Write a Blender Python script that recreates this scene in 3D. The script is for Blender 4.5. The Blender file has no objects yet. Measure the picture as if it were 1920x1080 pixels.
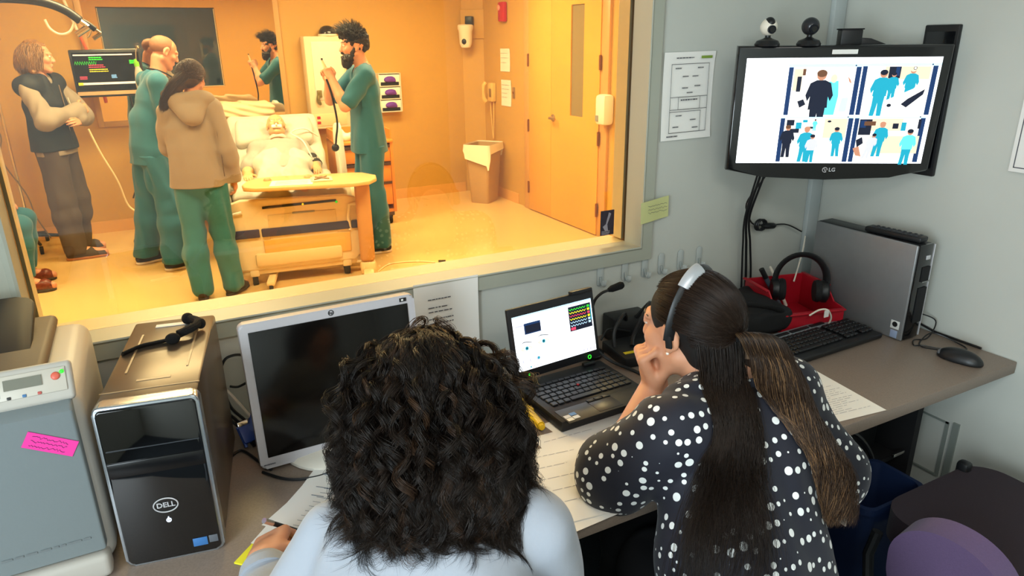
import bpy, bmesh, math, random
import numpy as np
from mathutils import Matrix, Vector, Euler
PI = math.pi
rnd = random.Random(7)
nrg = np.random.default_rng(11)
SC = bpy.context.scene
COL = SC.collection
V = Vector

def R(d): return math.radians(d)
def T(x=0, y=0, z=0): return Matrix.Translation((x, y, z))
def RX(d): return Matrix.Rotation(R(d), 4, 'X')
def RY(d): return Matrix.Rotation(R(d), 4, 'Y')
def RZ(d): return Matrix.Rotation(R(d), 4, 'Z')
def SCL(x, y, z): return Matrix.Diagonal((x, y, z, 1))
def lin(h):
    h = h.lstrip('#')
    o = []
    for i in (0, 2, 4):
        v = int(h[i:i+2], 16)/255
        o.append(v/12.92 if v < .04045 else ((v+.055)/1.055)**2.4)
    return (*o, 1)

# ------------------------------------------------------------------ materials
MATS = {}
def mat(name, col='#808080', rough=.5, metal=0, emit=None, es=1, noise=0, ns=30, bump=0, bs=200, coat=0, trans=0, ior=1.45, alpha=1, attr=None, sheen=0, spec=.5, sss=0):
    if name in MATS: return MATS[name]
    m = bpy.data.materials.new(name); m.use_nodes = True
    nt = m.node_tree; b = nt.nodes['Principled BSDF']; L = nt.links
    c = lin(col) if isinstance(col, str) else (*col, 1)
    b.inputs['Base Color'].default_value = c
    b.inputs['Roughness'].default_value = rough
    b.inputs['Metallic'].default_value = metal
    b.inputs['Coat Weight'].default_value = coat
    b.inputs['Coat Roughness'].default_value = .05
    b.inputs['Transmission Weight'].default_value = trans
    b.inputs['IOR'].default_value = ior
    b.inputs['Alpha'].default_value = alpha
    b.inputs['Sheen Weight'].default_value = sheen
    b.inputs['Specular IOR Level'].default_value = spec
    if sss:
        b.inputs['Subsurface Weight'].default_value = sss
        b.inputs['Subsurface Radius'].default_value = (1, .35, .2)
        b.inputs['Subsurface Scale'].default_value = .006
    if emit:
        b.inputs['Emission Color'].default_value = lin(emit) if isinstance(emit, str) else (*emit, 1)
        b.inputs['Emission Strength'].default_value = es
    tc = None
    if noise or bump:
        tc = nt.nodes.new('ShaderNodeTexCoord')
    if noise:
        n = nt.nodes.new('ShaderNodeTexNoise'); n.inputs['Scale'].default_value = ns; n.inputs['Detail'].default_value = 5
        L.new(tc.outputs['Object'], n.inputs['Vector'])
        r = nt.nodes.new('ShaderNodeMapRange'); r.inputs['To Min'].default_value = 1-noise; r.inputs['To Max'].default_value = 1+noise
        r.inputs['From Min'].default_value = .25; r.inputs['From Max'].default_value = .75
        L.new(n.outputs['Fac'], r.inputs['Value'])
        x = nt.nodes.new('ShaderNodeVectorMath'); x.operation = 'SCALE'; x.inputs[0].default_value = c[:3]
        L.new(r.outputs['Result'], x.inputs['Scale']); L.new(x.outputs['Vector'], b.inputs['Base Color'])
    if bump:
        n = nt.nodes.new('ShaderNodeTexNoise'); n.inputs['Scale'].default_value = bs; n.inputs['Detail'].default_value = 4
        L.new(tc.outputs['Object'], n.inputs['Vector'])
        p = nt.nodes.new('ShaderNodeBump'); p.inputs['Strength'].default_value = bump; p.inputs['Distance'].default_value = .002
        L.new(n.outputs['Fac'], p.inputs['Height']); L.new(p.outputs['Normal'], b.inputs['Normal'])
    if attr:
        a = nt.nodes.new('ShaderNodeAttribute'); a.attribute_name = attr
        L.new(a.outputs['Color'], b.inputs['Base Color'])
    MATS[name] = m
    return m

# ------------------------------------------------------------------ scene objects
def props(o, label=None, cat=None, group=None, kind=None):
    if label: o['label'] = label
    if cat: o['category'] = cat
    if group: o['group'] = group
    if kind: o['kind'] = kind
    return o
def thing(name, label, cat, loc=(0, 0, 0), rz=0, group=None, rot=None):
    o = bpy.data.objects.new(name, None); COL.objects.link(o)
    o.empty_display_size = .05
    o.location = loc
    o.rotation_euler = rot if rot else (0, 0, R(rz))
    return props(o, label, cat, group)
def link_mesh(name, me, m, parent=None, sharp=35):
    for x in (m if isinstance(m, (list, tuple)) else [m]): me.materials.append(x)
    if len(me.polygons):
        me.polygons.foreach_set('use_smooth', [True]*len(me.polygons))
        if sharp: me.set_sharp_from_angle(angle=R(sharp))
    o = bpy.data.objects.new(name, me); COL.objects.link(o)
    if parent: o.parent = parent
    return o
def copy_tree(o, parent=None):
    c = o.copy(); COL.objects.link(c)
    if parent: c.parent = parent
    for ch in list(o.children): copy_tree(ch, c)
    return c

class MB:
    """collects shapes, then links them as ONE mesh object"""
    def __init__(s, M=None): s.v = []; s.f = []; s.m = []; s.M = M or Matrix(); s.mi = 0
    def add(s, vs, fs, M=None):
        A = s.M @ M if M is not None else s.M
        n = len(s.v)
        s.v += [tuple(A @ V(p)) for p in vs]
        s.f += [tuple(i+n for i in f) for f in fs]
        s.m += [s.mi]*len(fs)
        return s
    def bm(s, b, M=None):
        b.verts.index_update()
        s.add([v.co.copy() for v in b.verts], [[v.index for v in f.verts] for f in b.faces], M); b.free(); return s
    def box(s, c, d, bev=0, M=None, seg=2):
        b = bmesh.new(); bmesh.ops.create_cube(b, size=1)
        for v in b.verts: v.co = V((v.co.x*d[0]+c[0], v.co.y*d[1]+c[1], v.co.z*d[2]+c[2]))
        if bev: bmesh.ops.bevel(b, geom=b.edges[:], offset=min(bev, min(d)*.49), segments=seg, profile=.5, affect='EDGES')
        return s.bm(b, M)
    def prism(s, poly, h, bev=0, M=None, z=0, seg=2):
        """poly in XY (ccw), extruded along Z from z to z+h"""
        b = bmesh.new(); n = len(poly)
        lo = [b.verts.new((p[0], p[1], z)) for p in poly]; hi = [b.verts.new((p[0], p[1], z+h)) for p in poly]
        b.faces.new(lo[::-1]); top = b.faces.new(hi)
        for i in range(n): b.faces.new((lo[i], lo[(i+1) % n], hi[(i+1) % n], hi[i]))
        if bev:
            es = [e for e in b.edges if abs(e.verts[0].co.z-e.verts[1].co.z) < 1e-6]
            bmesh.ops.bevel(b, geom=es, offset=bev, segments=seg, profile=.5, affect='EDGES')
        return s.bm(b, M)
    def tube(s, pts, r, n=8, M=None, closed=False, cap=True):
        pts = [V(p) for p in pts]; k = len(pts)
        rs = r if isinstance(r, (list, tuple)) else [r]*k
        vs, fs = [], []
        up = None
        for i, p in enumerate(pts):
            a = pts[(i-1) % k] if (i or closed) else p; c = pts[(i+1) % k] if (i < k-1 or closed) else p
            t = (c-a).normalized()
            if up is None: up = t.orthogonal().normalized()
            up = (up-t*up.dot(t))
            up = up.normalized() if up.length > 1e-6 else t.orthogonal().normalized()
            w = t.cross(up)
            q = rs[i] if isinstance(rs[i], (tuple, list)) else (rs[i], rs[i])
            for j in range(n):
                an = 2*PI*j/n
                vs.append(p+up*math.cos(an)*q[0]+w*math.sin(an)*q[1])
        for i in range(k if closed else k-1):
            for j in range(n):
                i2 = (i+1) % k
                fs.append((i*n+j, i*n+(j+1) % n, i2*n+(j+1) % n, i2*n+j))
        if cap and not closed:
            fs.append(tuple(range(n))[::-1]); fs.append(tuple((k-1)*n+j for j in range(n)))
        return s.add(vs, fs, M)
    def lathe(s, prof, n=24, M=None):
        """prof: (r,z) list"""
        vs, fs = [], []
        for r, z in prof:
            for j in range(n):
                a = 2*PI*j/n; vs.append((r*math.cos(a), r*math.sin(a), z))
        for i in range(len(prof)-1):
            for j in range(n): fs.append((i*n+j, i*n+(j+1) % n, (i+1)*n+(j+1) % n, (i+1)*n+j))
        if prof[0][0] > 1e-6: fs.append(tuple(range(n))[::-1])
        if prof[-1][0] > 1e-6: fs.append(tuple((len(prof)-1)*n+j for j in range(n)))
        return s.add(vs, fs, M)
    def cyl(s, a, b, r, n=16, M=None): return s.tube([a, b], r, n, M)
    def ball(s, c, r, M=None, n=16):
        r = r if isinstance(r, (tuple, list)) else (r, r, r)
        pr = [(math.sin(PI*i/n), -math.cos(PI*i/n)) for i in range(n+1)]
        return s.lathe([(max(p[0], 1e-7), p[1]) for p in pr], n*2 if n < 10 else n+8, (M or Matrix()) @ T(*c) @ SCL(*r))
    def quad(s, a, b, c, d, M=None): return s.add([a, b, c, d], [(0, 1, 2, 3)], M)
    def grid(s, fn, nu, nv, M=None, thick=0):
        vs = [fn(i/nu, j/nv) for j in range(nv+1) for i in range(nu+1)]
        W = nu+1
        fs = [(j*W+i, j*W+i+1, (j+1)*W+i+1, (j+1)*W+i) for j in range(nv) for i in range(nu)]
        if thick:
            n = len(vs)
            vs = vs+[(V(p)-V((0, 0, thick))) for p in vs]
            fs = fs+[tuple(i+n for i in f[::-1]) for f in fs]
            B = [i for i in range(W)]+[j*W+nu for j in range(1, nv+1)]+[nv*W+i for i in range(nu-1, -1, -1)]+[j*W for j in range(nv-1, 0, -1)]
            for k in range(len(B)):
                a, b = B[k], B[(k+1) % len(B)]
                fs.append((b, a, a+n, b+n))
        return s.add(vs, fs, M)
    def build(s, name, m, parent=None, sharp=35):
        me = bpy.data.meshes.new(name)
        me.from_pydata(s.v, [], s.f); me.update()
        o = link_mesh(name, me, m, parent, sharp)
        if any(s.m): me.polygons.foreach_set('material_index', s.m)
        return o
def rrect(w, h, r, n=5):
    out = []
    for cx, cy, a0 in ((w/2-r, h/2-r, 0), (-w/2+r, h/2-r, 90), (-w/2+r, -h/2+r, 180), (w/2-r, -h/2+r, 270)):
        for i in range(n+1):
            a = R(a0+90*i/n); out.append((cx+r*math.cos(a), cy+r*math.sin(a)))
    return out
def smooth_path(pts, k=8):
    pts = [V(p) for p in pts]; out = []
    for i in range(len(pts)-1):
        p0 = pts[max(i-1, 0)]; p1 = pts[i]; p2 = pts[i+1]; p3 = pts[min(i+2, len(pts)-1)]
        for j in range(k):
            t = j/k
            out.append(.5*((2*p1)+(p2-p0)*t+(2*p0-5*p1+4*p2-p3)*t*t+(3*p1-p0-3*p2+p3)*t**3))
    out.append(pts[-1]); return out
def text(parent, name, s, size, m, M, ex=.0003, bold=False):
    cu = bpy.data.curves.new(name, 'FONT'); cu.body = s; cu.size = size; cu.extrude = ex
    cu.align_x = 'CENTER'; cu.align_y = 'CENTER'; cu.resolution_u = 3
    if bold: cu.offset = size*.02
    ob = bpy.data.objects.new(name, cu); me = bpy.data.meshes.new_from_object(ob)
    bpy.data.objects.remove(ob); bpy.data.curves.remove(cu)
    me.transform(M)
    return link_mesh(name, me, m, parent, 0)
FRONT = RX(90)      # XY drawings stand up, facing -Y

# ------------------------------------------------------------------ implicit surfaces for bodies and cloth
def vnoise(P, s, seed=0):
    """smooth value noise for arrays of points (n,3)"""
    Q = np.asarray(P, dtype=np.float64)*s+seed*17.31
    i = np.floor(Q).astype(np.int64); f = Q-i; f = f*f*(3-2*f)
    def h(a):
        n = (a[:, 0]*73856093) ^ (a[:, 1]*19349663) ^ (a[:, 2]*83492791)
        n = (n*2654435761) & 0xffffffff; n ^= n >> 13; n = (n*1274126177) & 0xffffffff
        return (n & 0xffff)/32767.5-1
    out = 0
    for dx in (0, 1):
        for dy in (0, 1):
            for dz in (0, 1):
                w = (f[:, 0] if dx else 1-f[:, 0])*(f[:, 1] if dy else 1-f[:, 1])*(f[:, 2] if dz else 1-f[:, 2])
                out = out+w*h(i+np.array([dx, dy, dz]))
    return out
class Blob:
    def __init__(s, lo, hi, h):
        s.lo = np.array(lo, float); s.h = h
        s.n = np.ceil((np.array(hi)-s.lo)/h).astype(int)+1
        s.ax = [s.lo[i]+h*np.arange(s.n[i]) for i in range(3)]
        s.f = np.full(s.n, 1.0, np.float32)
    def _sub(s, a, b, mar):
        i0 = np.maximum(np.floor((np.array(a)-mar-s.lo)/s.h).astype(int), 0); i1 = np.minimum(np.ceil((np.array(b)+mar-s.lo)/s.h).astype(int)+1, s.n)
        if (i1 <= i0).any(): return None
        sl = tuple(slice(p, q) for p, q in zip(i0, i1))
        X = s.ax[0][sl[0]][:, None, None]; Y = s.ax[1][sl[1]][None, :, None]; Z = s.ax[2][sl[2]][None, None, :]
        return sl, X, Y, Z
    def _mix(s, sl, d, k, neg):
        a = s.f[sl]
        if neg:
            d = -d
            if k > 0: h = np.maximum(k-np.abs(a-d), 0)/k; s.f[sl] = np.maximum(a, d)+h*h*k*.25
            else: s.f[sl] = np.maximum(a, d)
        else:
            if k > 0: h = np.maximum(k-np.abs(a-d), 0)/k; s.f[sl] = np.minimum(a, d)-h*h*k*.25
            else: s.f[sl] = np.minimum(a, d)
    def cap(s, a, b, ra, rb=None, k=.02, neg=False, flat=None):
        """tapered capsule; flat=(axis, factor) squashes the section along that axis vector"""
        rb = ra if rb is None else rb
        a = np.array(a, float); b = np.array(b, float); m = max(ra, rb)*(max(1, 1/flat[1]) if flat else 1)
        q = s._sub(np.minimum(a, b), np.maximum(a, b), m+k+2*s.h)
        if q is None: return s
        sl, X, Y, Z = q
        d = b-a; L2 = max((d*d).sum(), 1e-12)
        px, py, pz = X-a[0], Y-a[1], Z-a[2]
        t = np.clip((px*d[0]+py*d[1]+pz*d[2])/L2, 0, 1)
        ex, ey, ez = px-t*d[0], py-t*d[1], pz-t*d[2]
        e2 = ex*ex+ey*ey+ez*ez
        if flat:
            u = np.array(flat[0], float); u /= np.linalg.norm(u)
            c = ex*u[0]+ey*u[1]+ez*u[2]
            e2 = e2+c*c*(1/flat[1]**2-1)
        s._mix(sl, np.sqrt(e2)-(ra+(rb-ra)*t), k, neg)
        return s
    def chain(s, pts, rs, k=.02, flat=None):
        for i in range(len(pts)-1): s.cap(pts[i], pts[i+1], rs[i], rs[i+1], k, flat=flat)
        return s
    def ell(s, c, r, M=None, k=.02, neg=False):
        """ellipsoid with radii r, oriented by 3x3 M"""
        c = np.array(c, float); r = np.array(r if isinstance(r, (tuple, list)) else (r, r, r), float)
        A = np.array(M.to_3x3()) if M is not None else np.eye(3)
        ext = np.sqrt(((A*r)**2).sum(1))
        q = s._sub(c-ext, c+ext, k+2*s.h)
        if q is None: return s
        sl, X, Y, Z = q
        px, py, pz = X-c[0], Y-c[1], Z-c[2]
        g = [(A[0, i]*px+A[1, i]*py+A[2, i]*pz) for i in range(3)]
        k0 = np.sqrt(sum((g[i]/r[i])**2 for i in range(3))); k1 = np.sqrt(sum((g[i]/r[i]**2)**2 for i in range(3)))
        s._mix(sl, k0*(k0-1)/np.maximum(k1, 1e-6), k, neg)
        return s
    def rbox(s, c, hd, r=.01, M=None, k=.01, neg=False):
        c = np.array(c, float); A = np.array(M.to_3x3()) if M is not None else np.eye(3)
        ext = np.abs(A) @ np.array(hd)
        q = s._sub(c-ext, c+ext, k+2*s.h)
        if q is None: return s
        sl, X, Y, Z = q
        px, py, pz = X-c[0], Y-c[1], Z-c[2]
        g = [np.abs(A[0, i]*px+A[1, i]*py+A[2, i]*pz)-(hd[i]-r) for i in range(3)]
        d = np.sqrt(sum(np.maximum(x, 0)**2 for x in g))+np.minimum(np.maximum(np.maximum(g[0], g[1]), g[2]), 0)-r
        s._mix(sl, d, k, neg)
        return s
    def cut(s, p, n, k=.004):
        """keep the side opposite to n"""
        n = np.array(n, float); n /= np.linalg.norm(n)
        d = (s.ax[0][:, None, None]-p[0])*n[0]+(s.ax[1][None, :, None]-p[1])*n[1]+(s.ax[2][None, None, :]-p[2])*n[2]
        h = np.maximum(k-np.abs(s.f-d), 0)/k
        s.f = (np.maximum(s.f, d)+h*h*k*.25).astype(np.float32)
        return s
    def warp(s, amp, scale, seed=0, stretch=(1, 1, 1), lo=None, hi=None):
        w = np.abs(s.f) < amp*2.5+2*s.h
        idx = np.argwhere(w)
        P = idx*s.h+s.lo
        s.f[w] += (amp*vnoise(P*np.array(stretch), scale, seed)).astype(np.float32)
        return s
    def fn(s, F):
        """add F(P) near the surface"""
        w = np.abs(s.f) < .03
        P = np.argwhere(w)*s.h+s.lo
        s.f[w] += F(P).astype(np.float32); return s
    def mesh(s, name, relax=1):
        f = s.f; f[0] = f[-1] = 1; f[:, 0] = f[:, -1] = 1; f[:, :, 0] = f[:, :, -1] = 1
        g = f < 0; nx, ny, nz = [k-1 for k in f.shape]
        cnt = np.zeros((nx, ny, nz), np.int8)
        offs = [(i, j, k) for i in (0, 1) for j in (0, 1) for k in (0, 1)]
        for o in offs: cnt += g[o[0]:o[0]+nx, o[1]:o[1]+ny, o[2]:o[2]+nz]
        act = np.argwhere((cnt > 0) & (cnt < 8))
        ids = np.full((nx, ny, nz), -1, np.int32); ids[tuple(act.T)] = np.arange(len(act))
        val = {o: f[act[:, 0]+o[0], act[:, 1]+o[1], act[:, 2]+o[2]].astype(float) for o in offs}
        acc = np.zeros((len(act), 3)); num = np.zeros(len(act))
        for o in offs:
            for a in range(3):
                if o[a]: continue
                p = list(o); p[a] = 1; p = tuple(p)
                A, B = val[o], val[p]; x = (A < 0) != (B < 0)
                t = np.where(x, A/np.where(x, A-B, 1), 0)
                q = np.tile(np.array(o, float), (len(act), 1)); q[:, a] = t
                acc += q*x[:, None]; num += x
        P = (act+acc/num[:, None])*s.h+s.lo
        F = []
        for a in range(3):
            b, c = (a+1) % 3, (a+2) % 3
            sl0 = [slice(None)]*3; sl1 = [slice(None)]*3; sl0[a] = slice(0, -1); sl1[a] = slice(1, None)
            e = g[tuple(sl0)] != g[tuple(sl1)]
            ix = np.argwhere(e)
            ix = ix[(ix[:, b] > 0) & (ix[:, c] > 0) & (ix[:, b] < f.shape[b]-1) & (ix[:, c] < f.shape[c]-1)]
            def cell(db, dc):
                q = ix.copy(); q[:, b] -= db; q[:, c] -= dc; return ids[tuple(q.T)]
            Q = np.stack([cell(1, 1), cell(0, 1), cell(0, 0), cell(1, 0)], 1)
            ins = g[tuple(ix.T)]
            Q[~ins] = Q[~ins][:, ::-1]
            F.append(Q)
        F = np.concatenate(F)
        E = np.concatenate([F[:, [i, (i+1) % 4]] for i in range(4)])
        for _ in range(relax):
            S = np.zeros_like(P); n = np.zeros(len(P))
            for ax in range(3):
                S[:, ax] = np.bincount(E[:, 0], P[E[:, 1], ax], len(P))+np.bincount(E[:, 1], P[E[:, 0], ax], len(P))
            n = np.bincount(E[:, 0], minlength=len(P))+np.bincount(E[:, 1], minlength=len(P))
            P = P*.5+.5*S/np.maximum(n, 1)[:, None]
        return fast_mesh(name, P, F)
    def build(s, name, m, parent=None, relax=1):
        me = s.mesh(name, relax)
        return link_mesh(name, me, m, parent, 0)
def fast_mesh(name, P, F):
    me = bpy.data.meshes.new(name)
    P = np.asarray(P, np.float32); F = np.asarray(F, np.int32); k = F.shape[1]
    me.vertices.add(len(P)); me.vertices.foreach_set('co', P.ravel())
    me.loops.add(F.size); me.loops.foreach_set('vertex_index', F.ravel())
    me.polygons.add(len(F)); me.polygons.foreach_set('loop_start', np.arange(0, F.size, k, dtype=np.int32))
    me.update(calc_edges=True); me.validate()
    return me
def strands(name, paths, rad, cols, m, parent, sides=3):
    """paths (n,k,3) arrays of hair strands -> one mesh of fine tapering tubes; cols (n,3) own colour per strand"""
    n, k, _ = paths.shape
    t = np.gradient(paths, axis=1); t /= np.maximum(np.linalg.norm(t, axis=2, keepdims=True), 1e-9)
    ref = np.tile(np.array([.31, .52, .79]), (n, k, 1))
    u = np.cross(t, ref); u /= np.maximum(np.linalg.norm(u, axis=2, keepdims=True), 1e-9); w = np.cross(t, u)
    taper = np.linspace(1, 0, k)**.35; taper[0] = .6
    r = (np.asarray(rad).reshape(-1, 1)*taper[None, :])[:, :, None]
    an = 2*PI*np.arange(sides)/sides
    P = paths[:, :, None, :]+r[:, :, None, :]*(np.cos(an)[None, None, :, None]*u[:, :, None, :]+np.sin(an)[None, None, :, None]*w[:, :, None, :])
    P = P.reshape(-1, 3)
    base = (np.arange(n)[:, None, None]*k+np.arange(k-1)[None, :, None])*sides
    j = np.arange(sides)[None, None, :]; j2 = (j+1) % sides
    F = np.stack([base+j, base+j2, base+sides+j2, base+sides+j], -1).reshape(-1, 4)
    me = fast_mesh(name, P, F)
    a = me.color_attributes.new('tone', 'FLOAT_COLOR', 'POINT')
    c = np.ones((n, k*sides, 4), np.float32); c[:, :, :3] = cols[:, None, :] if cols.ndim == 2 else np.repeat(cols, sides, 1)
    a.data.foreach_set('color', c.ravel())
    o = link_mesh(name, me, m, parent, 0)
    o['kind'] = 'stuff'
    return o
# ------------------------------------------------------------------ camera
cam = bpy.data.cameras.new('camera'); co = bpy.data.objects.new('camera', cam); COL.objects.link(co)
cam.sensor_width = 36; cam.lens = 36*1309.08/1920; cam.clip_start = .02
def cam_matrix(pan, pit, rol, h):
    f = V((math.sin(pan)*math.cos(pit), math.cos(pan)*math.cos(pit), -math.sin(pit)))
    r = f.cross(V((0, 0, 1))).normalized(); d = f.cross(r)
    r2 = r*math.cos(rol)+d*math.sin(rol); d2 = d*math.cos(rol)-r*math.sin(rol)
    M = Matrix((r2, -d2, -f)).transposed().to_4x4(); M.translation = (0, 0, h); return M
co.matrix_world = cam_matrix(R(27.429), R(19.485), R(.796), 1.68)
SC.camera = co
SC.view_settings.view_transform = 'Standard'; SC.view_settings.look = 'None'
SC.view_settings.exposure = 0; SC.view_settings.gamma = 1
w = bpy.data.worlds.new('world'); SC.world = w; w.use_nodes = True
w.node_tree.nodes['Background'].inputs[0].default_value = (.6, .75, 1, 1); w.node_tree.nodes['Background'].inputs[1].default_value = .05

def area(name, loc, size, power, col, rot=(0, 0, 0)):
    l = bpy.data.lights.new(name, 'AREA'); l.shape = 'RECTANGLE'; l.size, l.size_y = size; l.energy = power; l.color = col
    o = bpy.data.objects.new(name, l); COL.objects.link(o); o.location = loc; o.rotation_euler = [R(a) for a in rot]; return o
WARM = (1, .82, .45)
for x, y, p in ((.2, 3.6, 158), (2.2, 3.6, 165), (.2, 5.9, 190), (2.2, 5.9, 185)):
    area('ceiling_lamp', (x, y, 2.56), (1.1, .55), p, WARM)
area('ceiling_lamp', (-1.5, 4.8, 2.56), (.55, 1.1), 112, WARM)
area('daylight_fill', (-1.58, -.55, 1.5), (1.3, 1.5), 104, (.80, .93, 1), (90, 0, -90))  # unseen fill light added at the left wall; no window is built there
area('ceiling_lamp', (.6, -.4, 2.57), (1.2, .6), 17, (1, .95, .88))  # fill light added for the near room at ceiling height, out of view

# ------------------------------------------------------------------ the two rooms
W_GREY = mat('wall_paint', '#bdbfb7', .55, noise=.02, ns=4, bump=.12, bs=90)
W_TAN = mat('tan_wall', '#c49a4c', .6, noise=.03, ns=3)
W_TRIM = mat('window_trim', '#a3a597', .38, bump=.05, bs=40)
CREAM = mat('cream_ledge', '#e2d3ac', .4)
def struct(name, mb, m, parent=None):
    o = mb.build(name, m, parent)
    if not parent: o['kind'] = 'structure'
    return o
XR, YW, YG, YS, YB, XS = 2.248, 1.79, 1.86, 1.93, 7.57, 3.54
WX0, WX1, WZ0, WZ1 = -.29, 1.397, 1.034, 2.25
# dividing wall with the observation window
def ring_wall(y0, y1, x0, x1, z1, e=.02):
    m = MB(); WX0, WX1, WZ0, WZ1 = -.29-e, 1.397+e, 1.034-e, 2.25+e
    for a, b, c, d in ((x0, WX0, 0, z1), (WX1, x1, 0, z1), (WX0, WX1, 0, WZ0), (WX0, WX1, WZ1, z1)):
        m.box(((a+b)/2, (y0+y1)/2, (c+d)/2), (b-a, y1-y0, d-c))
    return m
struct('wall_window', ring_wall(YW, YW+.06, -2.5, XR+.1, 2.6), W_GREY)
struct('wall_window_inner', ring_wall(YG+.006, YS, -2.5, XS+.1, 2.6, .008), W_TAN)
m = MB().box((XR+.05, -.15, 1.3), (.1, 3.9, 2.6)); struct('wall_right', m, W_GREY)
m = MB().box((-1.65, -.15, 1.3), (.1, 3.9, 2.6)); struct('wall_left', m, W_GREY)
m = MB().box((.3, -1.75, 1.3), (4, .1, 2.6)); struct('wall_rear', m, W_GREY)
CARPET = mat('carpet', '#2b3238', .95, noise=.35, ns=160, bump=.6, bs=300)
struct('floor', MB().box((.3, .0, -.05), (4.1, 3.72, .1)), CARPET)
struct('ceiling', MB().box((.3, .0, 2.65), (4.1, 3.72, .1)), mat('ceiling_tile', '#d8d8d2', .9))
FLOOR2 = mat('sheet_floor', '#dfbb7c', .22, noise=.03, ns=2.5, coat=.15)
struct('floor_inner', MB().box((.55, 4.8, -.05), (6.2, 5.9, .1)), FLOOR2)
struct('ceiling_inner', MB().box((.55, 4.8, 2.65), (6.2, 5.9, .1)), mat('ceiling_inner', '#d9c9a8', .9))
struct('wall_far', MB().box((.4, YB+.05, 1.3), (6, .1, 2.6)), W_TAN)
struct('wall_far_left', MB().box((-2.4, 4.8, 1.3), (.1, 5.6, 2.6)), W_TAN)
m = MB().box((XS+.05, 4.75, 1.3), (.1, 5.7, 2.6))
struct('wall_far_right', m, W_TAN)
m = MB().prism([(3.32, YB+.02), (3.56, YB-.16), (3.6, YB+.02)], 2.6); struct('wall_corner', m, W_TAN)
BASE = mat('vinyl_base', '#d9a55c', .45)
struct('baseboard_far', MB().box((.4, YB-.006, .055), (5.85, .012, .11)), BASE)
struct('baseboard_far_right', MB().box((XS-.006, 6.98, .055), (.012, .72, .11)).box((XS-.006, 3.45, .055), (.012, 3, .11)), BASE)
# window: mitred frame boards, ledge in front of the glass, ledge behind it, pane
win = thing('window_1', None, None); win['kind'] = 'structure'
def frame_board(y0, w0, w1, prof_d):
    m = MB()
    o = [(WX0-w1, WZ0-.05), (WX1+.05, WZ0-.05), (WX1+.05, WZ1+.05), (WX0-w1, WZ1+.05)]
    i = [(WX0, WZ0), (WX1, WZ0), (WX1, WZ1), (WX0, WZ1)]
    vs = []
    for q, y in ((o, YW), (o, y0), ([(a+(c-a)*.8, b+(d-b)*.8) for (a, b), (c, d) in zip(o, i)], y0-.002), ([(a+(c-a)*.93, b+(d-b)*.93) for (a, b), (c, d) in zip(o, i)], y0-.008), (i, y0-.006), (i, YG-.004)):
        vs += [(a, y, b) for a, b in q]
    fs = []
    for k in range(5):
        for j in range(4): fs.append((k*4+j, k*4+(j+1) % 4, k*4+4+(j+1) % 4, k*4+4+j))
    return m.add(vs, fs)
frame_board(YW-.016, .05, .09, 0).build('frame', W_TRIM, win, 20)
m = MB()
m.box(((WX0+WX1)/2, (YG+YS)/2+.006, WZ0-.004), (WX1-WX0-.002, YS-YG-.012+.03, .008)); m.box((WX0+.004, (YG+YS)/2, 1.64), (.008, YS-YG-.012, 1.2)); m.box((WX1-.004, (YG+YS)/2, 1.64), (.008, YS-YG-.012, 1.2))
m.build('inner_ledge', CREAM, win)
g = bpy.data.materials.new('window_glass'); g.use_nodes = True; nt = g.node_tree; nt.nodes.clear()
o_ = nt.nodes.new('ShaderNodeOutputMaterial'); mx = nt.nodes.new('ShaderNodeMixShader'); tr = nt.nodes.new('ShaderNodeBsdfTransparent'); gl = nt.nodes.new('ShaderNodeBsdfGlossy')
tr.inputs[0].default_value = (.64, .625, .575, 1); gl.inputs['Roughness'].default_value = 0; mx.inputs[0].default_value = .06
nt.links.new(tr.outputs[0], mx.inputs[1]); nt.links.new(gl.outputs[0], mx.inputs[2]); nt.links.new(mx.outputs[0], o_.inputs[0])
MB().box(((WX0+WX1)/2, YG, 1.64), (WX1-WX0+.02, .006, WZ1-WZ0+.02)).build('pane', g, win)
# raceway in the corner and access panel on the right wall
RACE = mat('raceway', '#b3bab9', .4)
m = MB().box((XR-.034, YW-.011, 1.68), (.058, .022, 1.84), .004); struct('trim_1', m, RACE)
m = MB().box((XR-.002, 1.155, .345), (.004, .012, .21)); m.box((XR-.002, 1.23, .447), (.004, .16, .006)).box((XR-.003, 1.23, .243), (.006, .16, .006)).box((XR-.004, 1.125, .23), (.008, .02, .46))
struct('trim_2', m, mat('panel_gap', '#7f8680', .5))
# paired doors at the right of the far room
DOORW = mat('door_wood', '#dba447', .38, noise=.05, ns=3)
STEEL = mat('satin_steel', '#b9a78c', .35, metal=.9)
BRONZE = mat('hinge_brown', '#8a5a2c', .4, metal=.6)
d = thing('door_1', None, None); d['kind'] = 'structure'
m = MB()
for y in (6.39, 5.04): m.box((XS-.012, y, 1.08), (.03, .11, 2.16), .004)
m.box((XS-.012, 5.715, 2.12), (.03, 1.46, .1))
m.build('door_frame', mat('door_frame', '#c99a5a', .4), d)
MB().box((XS-.016, 6.113, 1.04), (.04, .437, 2.06), .003).build('door_leaf', DOORW, d)
m = MB()
for a, b, c, e in ((5.095, 5.345, .01, 2.07), (5.555, 5.89, .01, 2.07), (5.345, 5.555, .01, 1.03), (5.345, 5.555, 1.97, 2.07)): m.box((XS-.016, (a+b)/2, (c+e)/2), (.04, b-a, e-c))
lf = m.build('door_leaf', DOORW, d)
MB().box((XS-.016, 5.45, 1.5), (.012, .21, .94)).build('vision_glass', mat('door_glass', '#8b7c58', .08, spec=.8), lf)
m = MB().lathe([(0, 0), (.034, 0), (.034, .008), (.014, .012), (.012, .05), (0, .052)], 20, T(XS-.036, 5.85, .985) @ RY(-90)); m.tube([(XS-.08, 5.85, .985), (XS-.085, 5.83, .985), (XS-.083, 5.745, .982)], .011, 10)
m.build('lever_handle', STEEL, lf)
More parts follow.
